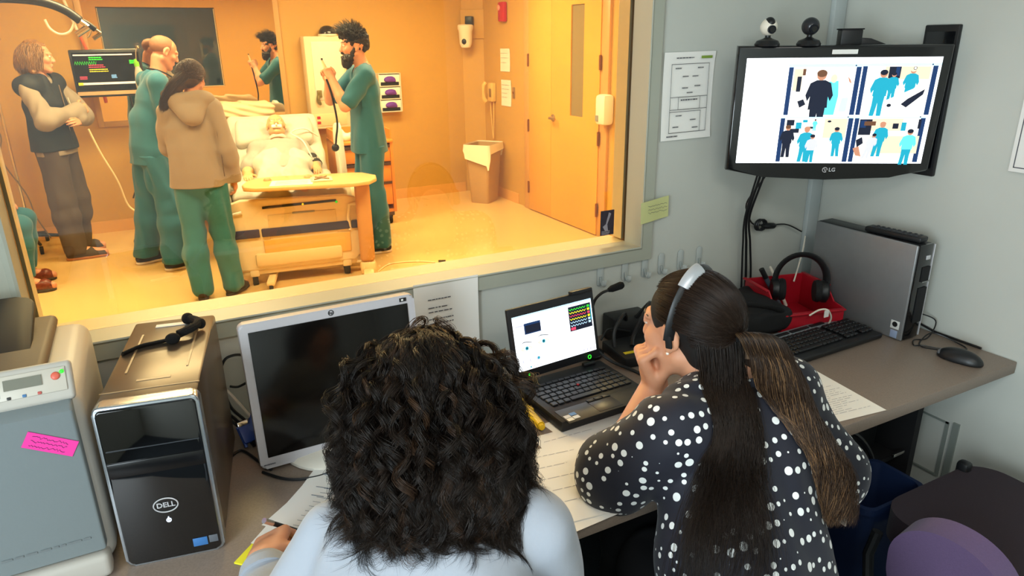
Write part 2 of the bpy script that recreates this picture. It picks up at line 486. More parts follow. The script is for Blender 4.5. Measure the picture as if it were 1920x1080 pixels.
for y in (5.088, 6.335):
    for z in (.24, .87, 1.5):
        m = MB().cyl((XS-.04, y, z-.06), (XS-.04, y, z+.06), .011, 10).box((XS-.037, y, z), (.004, .03, .115))
        m.build('hinge', BRONZE, d)
# ------------------------------------------------------------------ far room: things on and along its walls
WHITE = mat('white_plastic', '#e9e2d2', .4); BLK = mat('black_plastic', '#17181a', .4); BLKM = mat('black_matte', '#121214', .8)
PAPER = mat('paper', '#eceae4', .7); INK = mat('ink', '#55565c', .8); CHROME = mat('chrome', '#d8d8d8', .15, metal=1)
GREY = mat('grey_plastic', '#8d8d88', .5); RED = mat('red_plastic', '#b5202c', .4); BEIGE = mat('beige_plastic', '#e6cf9f', .45)
BEIGE2 = mat('bed_cream', '#ead9b4', .42); BLUEB = mat('bumper_blue', '#3a3d63', .5); LINEN = mat('linen', '#c2bdb2', .85, sheen=.2, bump=.15, bs=60)
MIR = mat('mirror_glass', '#e9e3d4', .01, metal=1)
mr = thing('wall_mirror', 'large wall mirror on the far wall reflecting the people in scrubs', 'mirror', (.53, YB, 1.6))
MB().box((0, -.012, 0), (1.62, .012, 1.14)).build('mirror_pane', MIR, mr)
m = MB()
for c, s_ in (((-.835, -.012, 0), (.05, .024, 1.24)), ((.835, -.012, 0), (.05, .024, 1.24)), ((0, -.012, -.595), (1.62, .024, .05)), ((0, -.012, .595), (1.62, .024, .05))): m.box(c, s_, .004)
m.build('mirror_frame', mat('mirror_frame', '#c39a5c', .5), mr)

def lines(rows, x0, x1, z0, dz, h=.0025, y=0, jag=.3, seed=1, mb=None, gap=True):
    """rows of broken dashes standing in XZ, like print too small to read"""
    q = random.Random(seed); m = mb or MB()
    for i in range(rows):
        x = x0; e = x1-(x1-x0)*q.random()*jag
        while x < e:
            l = (x1-x0)*(.05+.12*q.random()); l = min(l, e-x)
            m.quad((x, y, z0-i*dz), (x+l, y, z0-i*dz), (x+l, y, z0-i*dz+h), (x, y, z0-i*dz+h)); x += l+(x1-x0)*.025
    return m
def wall_sheet(name, label, cat, M, w, h, seed, rows=6, group=None, m=PAPER, lw=.8, curl=.004):
    t = thing(name, label, cat); t.matrix_world = M
    if group: t['group'] = group
    b = MB(); b.grid(lambda u, v: ((u-.5)*w, -.0012-curl*abs(2*v-1)**3*(.5+u*.5), (v-.5)*h), 6, 8); b.mi = 1
    if rows: lines(rows, -w*.5*lw, w*.5*lw, h*.3, h*.62/rows, h*.012, -.0035-curl, .4, seed, b)
    b.build('sheet', [m, INK], t)
    return t
RW = T(XS-.001, 0, 0) @ RZ(-90)      # local X runs toward -Y on the right wall; faces -X
def rwall(y, z): return T(XS-.002, y, z) @ RZ(-90)
wall_sheet('paper_notice', 'white paper notice on the far room wall above the beige telephone', 'paper', rwall(6.9, 1.49), .22, .23, 3, 3)
wall_sheet('paper_notice', 'narrow white paper sheet on the far room wall right beside the beige telephone', 'paper', rwall(6.885, 1.155), .23, .27, 4, 4)
t = thing('wall_telephone', 'beige corded telephone hanging on the far room wall above the waste bin', 'telephone'); t.matrix_world = rwall(7.18, 1.15)
YEL = mat('phone_beige', '#d9b56a', .4)
MB().box((.0, -.03, 0), (.1, .06, .2), .012).build('base', YEL, t)
MB().tube([(-.055, -.075, .1), (-.06, -.1, .07), (-.06, -.105, 0), (-.06, -.1, -.07), (-.055, -.075, -.1)], [.026, .024, .014, .024, .027], 10).build('handset', YEL, t)
MB().box((.02, -.061, -.005), (.05, .004, .09), .001).build('keypad', mat('phone_dark', '#8a6a3a', .5), t)
MB().tube(smooth_path([(-.04, -.03, -.1), (-.03, -.03, -.2), (.0, -.03, -.42), (.02, -.03, -.5), (.03, -.03, -.38), (.025, -.02, -.1)]), .006, 6).build('cord', YEL, t)
t = thing('light_switch', 'small light switch plate on the far room wall beside the doors', 'switch'); t.matrix_world = rwall(6.71, 1.167)
MB().box((0, -.004, 0), (.045, .008, .11), .002).build('plate', STEEL, t); MB().box((0, -.011, .0), (.012, .012, .025), .002).build('toggle', BRONZE, t)
t = thing('fire_alarm', 'small red fire alarm mounted high on the far room wall', 'alarm'); t.matrix_world = rwall(6.9, 1.965)
MB().box((0, -.025, 0), (.13, .05, .19), .015).build('body', RED, t); MB().ball((-.03, -.055, .04), (.03, .012, .03)).build('strobe', mat('strobe', '#d98f80', .2), t)
t = thing('security_camera', 'white dome security camera on a plate high in the far room corner', 'camera'); t.matrix_world = T(3.42, YB-.075, 1.83) @ RZ(-36)
MB().box((.02, 0, .03), (.26, .012, .3), .004).build('wall_plate', W_TAN, t)
MB().box((0, -.06, .06), (.08, .11, .1), .01).build('bracket', BLK, t)
MB().lathe([(0, -.2), (.05, -.19), (.068, -.15), (.075, -.02), (.085, 0), (.085, .035), (.07, .045), (0, .045)], 22, T(-.03, -.14, -.02)).build('body', WHITE, t)
MB().ball((-.035, -.208, -.15), (.026, .012, .03)).build('lens', BLK, t)
t = thing('soap_dispenser', 'white hand sanitizer dispenser on the wall right of the wooden doors', 'dispenser'); t.matrix_world = rwall(4.98, 1.115)
MB().box((0, -.055, .01), (.14, .11, .25), .03).build('cover', WHITE, t); MB().box((-.03, -.112, -.06), (.04, .006, .05), .002).build('push_bar', GREY, t)
# glove boxes in a wall rack
t = thing('glove_rack', 'white wall rack holding three glove boxes behind the bearded person', 'rack', (2.44, YB, 1.175))
m = MB(); m.box((0, -.008, 0), (.24, .012, .4))
for x in (-.118, .118): m.box((x, -.06, 0), (.008, .11, .4))
for z in (-.198, -.066, .066, .198): m.box((0, -.06, z), (.24, .11, .006))
m.build('frame', WHITE, t)
PURP = mat('glove_purple', '#6a35a8', .6)
for i, (n_, z) in enumerate((('bottom', -.132), ('middle', 0), ('top', .132))):
    g_ = thing('glove_box', f'white box of purple gloves in the {n_} slot of the wall rack', 'box', (2.44, YB-.062, 1.175+z), group='glove boxes in the wall rack')
    MB().box((0, 0, -.005), (.222, .09, .115), .003).build('carton', PAPER, g_)
    MB().box((0, -.047, -.04), (.2, .003, .035)).build('label_band', BLKM, g_)
    b = Blob((-.1, -.09, -.05), (.1, .0, .07), .005)
    b.ell((0, -.045, .005), (.06, .012, .032)).ell((-.03, -.058, .0), (.03, .016, .02)).ell((.02, -.056, .012), (.035, .015, .016)).cap((.01, -.05, -.005), (.055, -.055, -.012), .01)
    b.build('glove', PURP, g_)
# headwall cabinet with dome camera on top
t = thing('wall_cabinet', 'cream wall cabinet with outlets behind the raised hands of the bearded person', 'cabinet', (1.77, YB, 1.3))
MB().box((0, -.085, 0), (.4, .17, .9), .012).build('body', BEIGE2, t)
MB().box((.02, -.173, .12), (.31, .008, .56), .003).build('door', WHITE, t)
MB().box((-.02, -.172, -.36), (.36, .006, .12), .002).build('outlet_panel', BEIGE, t)
for z in (-.335, -.385): MB().box((-.13, -.177, z), (.035, .006, .028), .004).build('red_outlet', RED, t)
m = MB().tube(smooth_path([(-.1, -.18, -.1), (-.12, -.21, -.14), (-.1, -.2, -.2), (-.13, -.19, -.17), (-.11, -.2, -.08)]), .01, 6); m.box((-.1, -.185, -.1), (.05, .02, .07), .006)
m.build('gauge', mat('gauge_olive', '#7a6d3a', .5), t)
t = thing('dome_camera', 'dark smoked dome on top of the cream wall cabinet', 'camera', (1.83, YB-.09, 1.75))
MB().lathe([(.09, 0), (.095, .01), (.09, .02), (0, .02)], 22).build('base', WHITE, t); MB().lathe([(.085, .02), (.082, .05), (.06, .082), (.03, .098), (0, .101)], 22).build('dome', mat('smoked', '#2a2522', .15), t)
t = thing('crumpled_bag', 'crumpled white wrapper behind the neck of the bearded person', 'wrapper', (2.02, YB-.02, 1.55))
Blob((-.12, -.14, -.12), (.12, .03, .12), .008).ell((0, -.05, 0), (.07, .045, .06)).warp(.03, 22, 3).build('film', WHITE, t)
# waste bin with bag
t = thing('waste_bin', 'tan plastic waste bin with a white liner standing by the far wall', 'bin', (3.28, 6.95, 0), 38)
def bin_ring(w, d, z, n=5): return [(x, y, z) for x, y in rrect(w, d, .035, n)]
def loft(mb, rings, cap0=True, cap1=True):
    n = len(rings[0]); vs = [p for r_ in rings for p in r_]; fs = []
    for i in range(len(rings)-1):
        for j in range(n): fs.append((i*n+j, i*n+(j+1) % n, (i+1)*n+(j+1) % n, (i+1)*n+j))
    if cap0: fs.append(tuple(range(n))[::-1])
    if cap1: fs.append(tuple((len(rings)-1)*n+j for j in range(n)))
    return mb.add(vs, fs)
loft(MB(), [bin_ring(.26, .21, .0), bin_ring(.27, .22, .02), bin_ring(.34, .29, .6), bin_ring(.36, .31, .605), bin_ring(.36, .31, .63), bin_ring(.34, .29, .63), bin_ring(.33, .28, .55)], True, False).build('body', mat('bin_tan', '#b49363', .5), t)
def liner(u, v):
    a = 2*PI*u; P = rrect(.365, .315, .035, 5); i = int(u*len(P)) % len(P)
    k = .5+.5*math.sin(a*2+.8); dz = v*(.07+.2*k**2)
    o = 1+.02+.035*v*(1+.4*math.sin(11*a))
    return (P[i][0]*o, P[i][1]*o, .64-dz)
MB().grid(liner, 24, 5).build('liner', mat('bin_liner', '#f3ead6', .5), t)
# drawer cart
t = thing('supply_cart', 'orange wooden drawer cart behind the bearded person', 'cart', (1.85, 6.72, 0), -4)
ORW = mat('orange_wood', '#d98b2f', .45)
m = MB()
for x in (-.255, .255): m.box((x, 0, .47), (.03, .46, .7), .004)
m.box((0, 0, .8), (.54, .48, .025), .004).box((0, .22, .47), (.5, .02, .68)).box((0, 0, .135), (.5, .44, .03))
m.box((-.255, 0, .86), (.015, .44, .1)).box((.255, 0, .86), (.015, .44, .1)).box((0, .215, .86), (.52, .015, .1))
m.build('body', ORW, t)
for i, z in enumerate((.68, .5, .3)):
    h = (.13, .16, .2)[i]
    dr = MB().box((0, -.232, z), (.47, .02, h), .004).build('drawer', ORW, t)
    MB().box((0, -.238, z+h/2+.014), (.47, .03, .022)).build('pull', mat('pull_brown', '#4a2c14', .5), dr)
MB().box((0, 0, .1), (.5, .42, .04), .006).build('plinth', mat('plinth_brown', '#5a4634', .6), t)
for x in (-.21, .21):
    for y in (-.18, .18):
        MB().cyl((x-.015, y, .04), (x+.015, y, .04), .04, 16).box((x, y, .075), (.04, .05, .02)).build('caster', BLKM, t)
t = thing('tissue_heap', 'heap of white packets and tubing on top of the orange cart', 'supplies', (1.72, 6.7, .8125))
b = Blob((-.14, -.16, -.02), (.16, .16, .16), .008); b.ell((0, 0, .03), (.08, .09, .04)).ell((-.04, .02, .06), (.04, .05, .04)).warp(.025, 20, 5).cut((0, 0, 0), (0, 0, -1)); b.build('packets', WHITE, t)
MB().tube(smooth_path([(.06, -.05, .02), (.2, -.08, .1), (.3, -.05, .16), (.2, 0, .12), (.12, .05, .03)]), .005, 6).build('tubing', WHITE, t)
# patient monitor on its arm
t = thing('patient_monitor', 'wall monitor showing coloured vital signs beside the person with crossed arms', 'monitor', (-.155, 7.15, 1.465), 4)
MB().box((0, 0, 0), (.535, .05, .385), .01).build('housing', BLK, t)
s_ = MB().box((.0, -.0265, .02), (.5, .002, .3)).build('screen', mat('screen_black', '#1a1512', .12), t)
def em(name, col, s=1.0): return mat('glow_'+name, col, .5, emit=col, es=s)
GRN, REDE, YELE, BLUE_E, WHE = em('green', '#30e030', 1.2), em('red', '#e04060', 1.1), em('yellow', '#e8e020', 1.3), em('blue', '#70a8f0', 1.1), em('white', '#e8e4e8', 1.0)
def wave(pts, h=.0045, y=-.029, mb=None):
    m = mb or MB()
    for (a, b), (c, d_) in zip(pts[:-1], pts[1:]):
        m.quad((a, y, b-h/2), (c, y, d_-h/2), (c, y, d_+h/2), (a, y, b+h/2))
    return m
wave([(-.24+.0085*i, .085+(.014 if i % 2 else -.012)) for i in range(20)], .006).build('heart_trace', GRN, s_)
lines(2, -.13, -.02, .125, .016, .009, -.029, .2, 5).build('green_text', GRN, s_)
lines(2, -.14, -.01, .065, .016, .007, -.029, .2, 6).build('red_text', REDE, s_)
lines(2, -.14, .0, .03, .016, .007, -.029, .1, 7).build('yellow_text', YELE, s_)
m = MB(); lines(2, -.22, -.165, -.03, .014, .009, -.029, .1, 8, m); m.build('pink_text', REDE, s_)
lines(3, .015, .06, -.02, .01, .008, -.029, .3, 9).build('blue_text', BLUE_E, s_)
lines(2, .17, .23, .09, .016, .014, -.029, .1, 12).build('green_numbers', GRN, s_)
MB().quad((-.24, -.029, -.09), (.24, -.029, -.09), (.24, -.029, -.072), (-.24, -.029, -.072)).quad((-.24, -.029, .145), (.2, -.029, .145), (.2, -.029, .155), (-.24, -.029, .155)).build('menu_bar', WHE, s_)
MB().quad((-.24, -.0295, -.092), (-.205, -.0295, -.092), (-.205, -.0295, -.07), (-.24, -.0295, -.07)).build('alarm_key', YELE, s_)
MB().box((0, -.0262, -.16), (.52, .003, .03)).build('button_strip', mat('strip', '#c4a27c', .4), t)
MB().box((0, .12, 0), (.1, .2, .1), .01).cyl((0, .2, 0), (0, .41, 0), .03, 12).build('arm', GREY, t)
t = props(MB().tube(smooth_path([(-.03, 7.25, 1.3), (-.02, 7.3, 1.0), (-.04, 7.3, .7), (-.1, 7.28, .5), (-.16, 7.3, .35)]), .007, 6).build('power_cable', BLK), 'black cable hanging below the vital signs monitor', 'cable')
t = thing('spray_bottle', 'clear water bottle with a green cap hanging in front of the vital signs monitor', 'bottle', (.1, 6.95, 1.22))
MB().lathe([(0, 0), (.042, .005), (.05, .03), (.052, .16), (.035, .25), (.02, .29), (.018, .31), (0, .31)], 18, RY(-6)).build('body', mat('clear_plastic', '#d8d4cc', .2, alpha=.55), t)
MB().lathe([(.02, .3), (.022, .335), (.012, .34), (.01, .36), (0, .36)], 14, RY(-6)).build('cap', mat('lime', '#7ac828', .4), t)
MB().tube(smooth_path([(-.03, 0, .36), (-.02, .05, .42), (0, .1, .46), (.02, .16, .44)]), .004, 6).build('hook', STEEL, t)
# mattress bolster on a gurney behind the bed
t = thing('gurney', 'stretcher with a folded beige blanket behind the head of the bed', 'stretcher', (.72, 7.16, 0))
MB().box((0, 0, .98), (.9, .5, .08), .03).build('deck', BEIGE, t)
m = MB()
for x in (-.38, .38):
    for y in (-.2, .2): m.cyl((x, y, .08), (x, y, .95), .016, 10)
m.box((0, 0, .3), (.8, .44, .02)); m.build('frame', GREY, t)
for x in (-.38, .38):
    for y in (-.2, .2): MB().cyl((x-.012, y, .05), (x+.012, y, .05), .05, 14).cyl((x, y, .05), (x, y, .1), .012, 8).build('caster', BLKM, t)
t = thing('folded_blanket', 'folded beige blanket lying above the head of the hospital bed', 'blanket', (.75, 7.05, 1.02), 0)
b = Blob((-.48, -.22, -.03), (.44, .22, .2), .008); b.rbox((0, 0, .085), (.39, .15, .078), .06).fn(lambda P: .007*np.sin(P[:, 2]*110+3*np.sin(P[:, 0]*6)+P[:, 0]*22)).warp(.012, 7, 3, (1, 1, 3)).cut((0, 0, 0.0), (0, 0, -1))
b.build('cloth', mat('blanket_beige', '#d9c09a', .9), t)
# exam light over the bed
t = thing('exam_light', 'black curved arm of an exam light hanging at top left of the far room', 'lamp', (-.3, 6.0, 1.9))
MB().tube(smooth_path([(-.5, .02, .09), (-.3, 0, .09), (-.14, 0, .07), (-.02, 0, .02), (.06, 0, -.05)]), [.03]*32+[.026], 12).build('arm', BLK, t)
m = MB().cyl((.06, 0, -.05), (.1, 0, -.085), .016, 12).cyl((.1, -.005, -.09), (.02, -.005, -.14), .022, 12); m.build('elbow', CHROME, t)
MB().tube(smooth_path([(-.15, 0, -.04), (-.13, 0, -.1), (-.08, 0, -.135), (-.02, 0, -.12), (.02, 0, -.06), (.04, 0, -.02)]), .008, 8).build('handle_loop', WHITE, t)
MB().cyl((-.5, .02, .09), (-.52, .02, .62), .03, 12).build('ceiling_post', WHITE, t)
t = thing('wall_rail', 'orange and white tube hanging down the far wall above the vital signs monitor', 'tube', (-.28, YB-.08, 1.7))
MB().tube([(-.16, 0, .6), (-.1, 0, .3), (-.06, 0, .12)], .012, 8).build('upper_tube', WHITE, t); MB().tube([(-.06, 0, .12), (.02, 0, -.18), (.05, 0, -.5)], .013, 8).build('lower_tube', mat('orange_tube', '#d8602a', .5), t)
# iv pole at the left
t = thing('iv_pole', 'steel drip stand with a hanging bag behind the person with crossed arms', 'stand', (-1.0, 7.25, 0))
MB().cyl((0, 0, .12), (0, 0, 1.78), .014, 10).tube([(-.12, 0, 1.74), (-.1, 0, 1.78), (.1, 0, 1.78), (.12, 0, 1.74)], .007, 8).build('pole', CHROME, t)
for k in range(5):
    a = 2*PI*k/5
    l_ = MB().tube([(0, 0, .13), (.26*math.cos(a), .26*math.sin(a), .085)], [.02, .013], 8).build('leg', BLK, t)
    MB().cyl((.26*math.cos(a)-.012, .26*math.sin(a), .035), (.26*math.cos(a)+.012, .26*math.sin(a), .035), .035, 12).build('caster', BLKM, l_)
Blob((-.2, -.06, 1.4), (.0, .06, 1.75), .008).ell((-.11, 0, 1.57), (.05, .02, .11)).build('drip_bag', mat('bag', '#f0e6cf', .2), t)
MB().tube(smooth_path([(-.11, 0, 1.46), (-.1, -.05, 1.2), (-.03, -.08, 1.0), (-.06, -.1, .8), (.05, -.1, .5), (.08, -.1, .3), (.15, -.1, .1)]), .006, 6).build('drip_line', mat('line_grey', '#7c6a4c', .5), t)
t = thing('rolling_stand', 'rolling stand with black star base behind the person in teal scrubs', 'stand', (.08, 6.95, 0))
MB().cyl((0, 0, .1), (0, 0, 1.05), .016, 10).build('pole', CHROME, t)
for k in range(5):
    a = 2*PI*k/5+PI*1.06
    l_ = MB().tube([(0, 0, .12), (.27*math.cos(a), .27*math.sin(a), .08)], [.022, .016], 8).build('leg', BLK, t)
    MB().ball((.27*math.cos(a), .27*math.sin(a), .035), (.03, .03, .035)).build('caster', BLKM, l_)
props(MB().tube(smooth_path([(-.37, 6.72, 1.05), (-.32, 6.75, .85), (-.24, 6.8, .6), (-.2, 6.85, .38), (-.12, 6.82, .28), (-.08, 6.78, .12), (-.06, 6.74, .02), (.02, 6.7, .01), (.2, 6.6, .008)]), .008, 7).build('white_cable', mat('cable_cream', '#ecd6a8', .5)), 'long cream cable running down to the floor beside the person in teal scrubs', 'cable')
props(MB().tube(smooth_path([(1.45, 5.05, .006), (1.6, 5.2, .006), (1.8, 5.16, .006), (1.93, 5.06, .006)]), .005, 6).build('floor_cable', mat('cable_cream2', '#f0dcb0', .5)), 'thin cream cable lying on the far room floor right of the bed', 'cable')
props(MB().prism([(-.03, -.02), (.035, 0), (-.02, .025)], .02, .004, T(1.98, 5.04, 0)).build('plug', BLK), 'small black plug lying on the floor at the end of the thin cable', 'plug')

# ------------------------------------------------------------------ bed
bed = thing('hospital_bed', 'cream hospital bed with a blue bumper strip on its footboard', 'bed', (.9, 5.16, 0), -6.5)
m = MB()
def fb(u, v):   # footboard face outline
    return 0
pts = [(-.45, .17), (-.41, .12), (.41, .12), (.45, .17), (.465, .45), (.44, .6), (.36, .625), (-.36, .645), (-.44, .62), (-.465, .45)]
m.prism(pts, .055, .015, FRONT, -.03, 3); m.build('footboard', BEIGE2, bed)
m = MB().box((-.355, -.034, .4), (.19, .022, .06), .006).box((.07, -.034, .4), (.63, .022, .06), .006).box((.425, -.034, .4), (.06, .022, .06), .006); m.build('bumper_strip', BLUEB, bed)
MB().box((.07, -.029, .27), (.62, .012, .15), .03, seg=3).build('footboard_panel', mat('panel_amber', '#e0b25c', .4), bed)
MB().box((.05, -.028, .405), (.48, .008, .24), .05, seg=3).build('footboard_recess', mat('panel_cream', '#d9c596', .4), bed)
lb = MB().box((.05, -.031, .585), (.52, .01, .018), .004, RY(-1)).build('indicator_bar', BLK, bed)
MB().ball((.3, -.037, .5805), (.01, .004, .009)).build('green_lamp', GRN, lb); MB().ball((.06, -.037, .585), (.008, .004, .008)).build('amber_lamp', YELE, lb)
MB().box((.06, -.029, .525), (.16, .01, .014), .004).build('grip_slot', GREY, bed)
m = MB()
for x in (-.4, .42): m.tube([(x-.04, -.03, .36), (x-.045, -.035, .46), (x-.03, -.035, .55), (x+.04, -.035, .56)], .014, 8)
m.build('hand_grip', WHITE, bed)
m = MB().box((0, .9, .2), (.62, 1.9, .1), .02).box((0, .04, .115), (.84, .1, .07), .02).box((0, 1.9, .13), (.74, .1, .08), .02).box((0, .95, .36), (.8, 1.9, .06), .015)
for y in (.45, 1.35): m.tube([(0, y-.25, .2), (0, y, .34)], .04, 8)
m.build('frame', BEIGE, bed)
for x in (-.33, .34):
    for y in (.02, 1.9):
        c = MB().box((x, y, .115), (.07, .08, .09), .015).build('caster_housing', BEIGE2, bed)
        MB().cyl((x-.02, y+.02, .055), (x+.02, y+.02, .055), .055, 18).build('wheel', BLKM, c)
# mattress: flat leg part and raised back part
b = Blob((-.5, -.02, .34), (.52, 2.3, 1.25), .014)
b.rbox((0, .52, .5), (.41, .5, .075), .04, k=.03)
b.rbox((0, 1.33, .74), (.39, .5, .075), .05, RX(35), .04)
b.warp(.012, 9, 4)
b.build('mattress', LINEN, bed)
b = Blob((-.45, 1.1, .7), (.45, 1.8, 1.25), .011)
b.rbox((0, 1.437, .94), (.33, .17, .06), .055, RX(35)).ell((0, 1.4, .995), (.13, .1, .05), RX(35), .04, True)
b.warp(.016, 8, 6).fn(lambda P: .004*np.sin(np.arctan2(P[:, 0], P[:, 2]-.97)*14)*np.clip((np.hypot(P[:, 0], P[:, 2]-.97)-.06)*12, 0, 1))
b.build('pillow', LINEN, bed)
MB().prism([(-.43, 0), (.43, 0), (.43, .2), (.36, .25), (-.36, .25), (-.43, .2)], .04, .015, T(0, 2.0, .55) @ FRONT).build('headboard', BEIGE2, bed)
def rail(x, y, z, w, h, tilt):
    M = T(x, y, z) @ RX(tilt) @ RY(90)
    P = [(a, b_) for a, b_ in rrect(h, w, .09, 6)]
    m = MB(); m.prism(P, .045, .014, M, -.0225, 2)
    return m
rail(.49, .98, .76, .3, .55, -14).build('side_rail', WHITE, bed)
rail(-.49, 1.0, .76, .3, .5, -14).build('side_rail', WHITE, bed)
rail(.47, .45, .5, .5, .26, 0).build('side_rail', BEIGE2, bed)
rail(-.475, .45, .48, .5, .26, 0).build('side_rail', BEIGE2, bed)
# sheet over the legs, spilling over the left side
t = thing('bed_sheet', 'rumpled white sheet covering the legs of the patient and spilling over the bed side', 'sheet', (.9, 5.16, 0), -6.5)
b = Blob((-.56, .0, .25), (.5, 1.2, 1.0), .011)
b.rbox((0, .55, .6), (.4, .46, .05), .04, k=.05).cap((-.12, .15, .64), (-.1, 1.0, .72), .085, .1, .08).cap((.12, .15, .64), (.1, 1.0, .72), .085, .1, .08)
b.ell((0, .98, .74), (.24, .12, .12), None, .08).rbox((-.46, .6, .55), (.035, .38, .15), .03, k=.06)
b.warp(.022, 8, 2, (1, .6, 1)).warp(.016, 19, 9, (1, .4, 1))
b.build('cloth', LINEN, t)
# over-bed table
t = thing('overbed_table', 'tan over-bed table with rounded ends standing across the foot of the bed', 'table', (1.03, 5.13, 0), -15)
P = [(-.46, -.08), (-.44, -.18), (-.36, -.225), (.3, -.225), (.42, -.17), (.47, -.06), (.47, .06), (.38, .19), (.3, .215), (-.28, .215), (-.4, .16), (-.45, .06)]
MB().prism([V((a, b_)) for a, b_ in P], .03, .011, z=.725, seg=3).build('tabletop', mat('tabletop_tan', '#dcb678', .35), t)
MB().box((.36, -.02, .42), (.11, .1, .6), .03, seg=3).build('column', mat('column_tan', '#c08f52', .45), t)
m = MB().box((.36, -.02, .07), (.12, .12, .1), .03).box((.0, .16, .05), (.76, .06, .04), .015).box((-.34, .0, .05), (.06, .4, .04), .015).box((.36, .0, .05), (.08, .45, .04), .015); m.build('base', BEIGE, t)
for x, y in ((-.34, -.18), (-.34, .18), (.36, -.2), (.36, .2)): MB().cyl((x-.012, y, .024), (x+.012, y, .024), .024, 12).build('caster', BLKM, t)
t = thing('paper_sheet', 'white paper sheet lying on the over-bed table', 'paper', (.89, 5.07, .7565), -15)
m = MB().box((0, 0, 0), (.29, .2, .002)); m.mi = 1
for i in range(6): m.box((0, -.07+.025*i, .0013), (.22, .004, .0004))
m.build('sheet', [PAPER, INK], t)
t = thing('instrument_tray', 'small tray of instruments lying on the over-bed table beside the paper', 'tray', (1.1, 5.08, .756), -10)
MB().box((0, 0, .004), (.15, .17, .008), .003).build('tray', BEIGE2, t)
m = MB().tube([(-.05, -.05, .012), (.0, .0, .012), (.04, .06, .012)], .005, 6).tube([(-.04, .05, .012), (.02, -.01, .012), (.05, -.04, .012)], .006, 6); m.ball((.0, .03, .014), (.02, .012, .008)); m.build('instruments', mat('instr', '#8a6a4a', .3, metal=.4), t)
# ------------------------------------------------------------------ control room: desk and everything on it
DZ = .74
LAM = mat('desk_laminate', '#85766a', .42, noise=.12, ns=220, spec=.4)
desk = thing('desk', 'long brown laminate desk running under the observation window into the corner', 'desk', (0, 0, 0))
MB().box(((-1.55+XR-.004)/2, (.996+YW-.003)/2, DZ-.019), (XR-.004+1.55, YW-.003-.996, .038), .003).build('desktop', LAM, desk)
m = MB()
for x in (-1.3, .45): m.box((x, 1.42, .35), (.03, .6, .7))
m.build('support_panel', mat('panel_dark', '#26231f', .7), desk)
# black equipment cabinet under the right end
t = thing('under_desk_cabinet', 'black equipment cabinet with loose cables under the right end of the desk', 'cabinet', (1.735, 1.4, 0)); t.scale = (1.36, 1, 1)
m = MB().box((-.245, 0, .33), (.02, .5, .66)).box((.245, 0, .33), (.02, .5, .66)).box((0, .24, .33), (.5, .02, .66)).box((0, 0, .65), (.5, .5, .02)).box((0, 0, .04), (.5, .5, .02)).box((0, .02, .36), (.47, .46, .015))
m.build('shell', BLKM, t)
MB().box((0, .02, .46), (.4, .36, .16), .01).build('amplifier', BLK, t)
MB().tube(smooth_path([(-.2, -.2, .62), (-.12, -.25, .5), (.0, -.24, .56), (.1, -.25, .4), (.05, -.24, .2), (-.1, -.24, .3)]), .006, 6).build('loose_cable', BLK, t)
for p in ((-.1, -.225, .56), (.2, -.24, .4)): MB().box(p, (.04, .01, .012), .002, None).build('cable_clip', CHROME, t)
# dark blue bin on the floor
NAVY = mat('navy_plastic', '#10203f', .5)
t = thing('storage_bin', 'tall dark blue plastic bin with a white label standing under the desk edge', 'bin', (1.72, 1.05, .0), 0)
def ring(w, d, z, r=.03): return [(x, y, z) for x, y in rrect(w, d, r, 5)]
loft(MB(), [ring(.2, .13, 0), ring(.21, .14, .01), ring(.24, .165, .43), ring(.255, .175, .43), ring(.255, .175, .45), ring(.23, .155, .45), ring(.19, .12, .02)], True, True).build('tub', NAVY, t)
MB().box((-.1195, .01, .395), (.003, .075, .045), 0, RY(-2)).build('label', PAPER, t)
# office chair at the right
FAB = mat('purple_fabric_shaded', '#261a22', .95, noise=.1, ns=240, sheen=.04, bump=.3, bs=400)  # seat colour darkened for the shade in this corner
FAB2 = mat('purple_fabric_lit', '#5a4668', .95, noise=.08, ns=240, sheen=.12, bump=.3, bs=400)  # same purple upholstery, colour lightened because more light falls on the backrest
t = thing('office_chair', 'purple upholstered chair beside the right wall in the foreground', 'chair', (1.84, .72, 0), 0)
MB().prism(rrect(.46, .48, .09, 10), .085, .032, T(0, 0, .385), seg=4).build('seat_cushion', FAB, t)
MB().prism(rrect(.27, .3, .132, 16), .07, .0345, T(-.285, -.02, .46) @ RZ(-84) @ RX(96), seg=5).build('backrest', FAB2, t)
MB().tube(smooth_path([(-.1, -.02, .36), (-.3, -.02, .35), (-.365, -.02, .4), (-.36, -.02, .46)]), .016, 10).build('back_bar', BLK, t)
MB().cyl((0, 0, .1), (0, 0, .39), .028, 14).box((0, 0, .375), (.2, .16, .02)).build('column', BLK, t)
MB().tube([(-.27, .2, .43), (-.285, .205, .36), (-.34, .14, .2), (-.36, .1, .09)], .014, 10).build('side_brace', BLK, t)
MB().box((.15, .232, .47), (.035, .035, .05), .01).build('lever_knob', BLK, t)
for k in range(5):
    a = 2*PI*k/5+.35
    l_ = MB().tube([(0, 0, .12), (.27*math.cos(a), .27*math.sin(a), .08)], [.03, .02], 10).build('leg', BLK, t)
    MB().cyl((.27*math.cos(a)-.02, .27*math.sin(a), .032), (.27*math.cos(a)+.02, .27*math.sin(a), .032), .032, 14).box((.27*math.cos(a), .27*math.sin(a), .068), (.02, .02, .02)).build('caster', BLKM, l_)

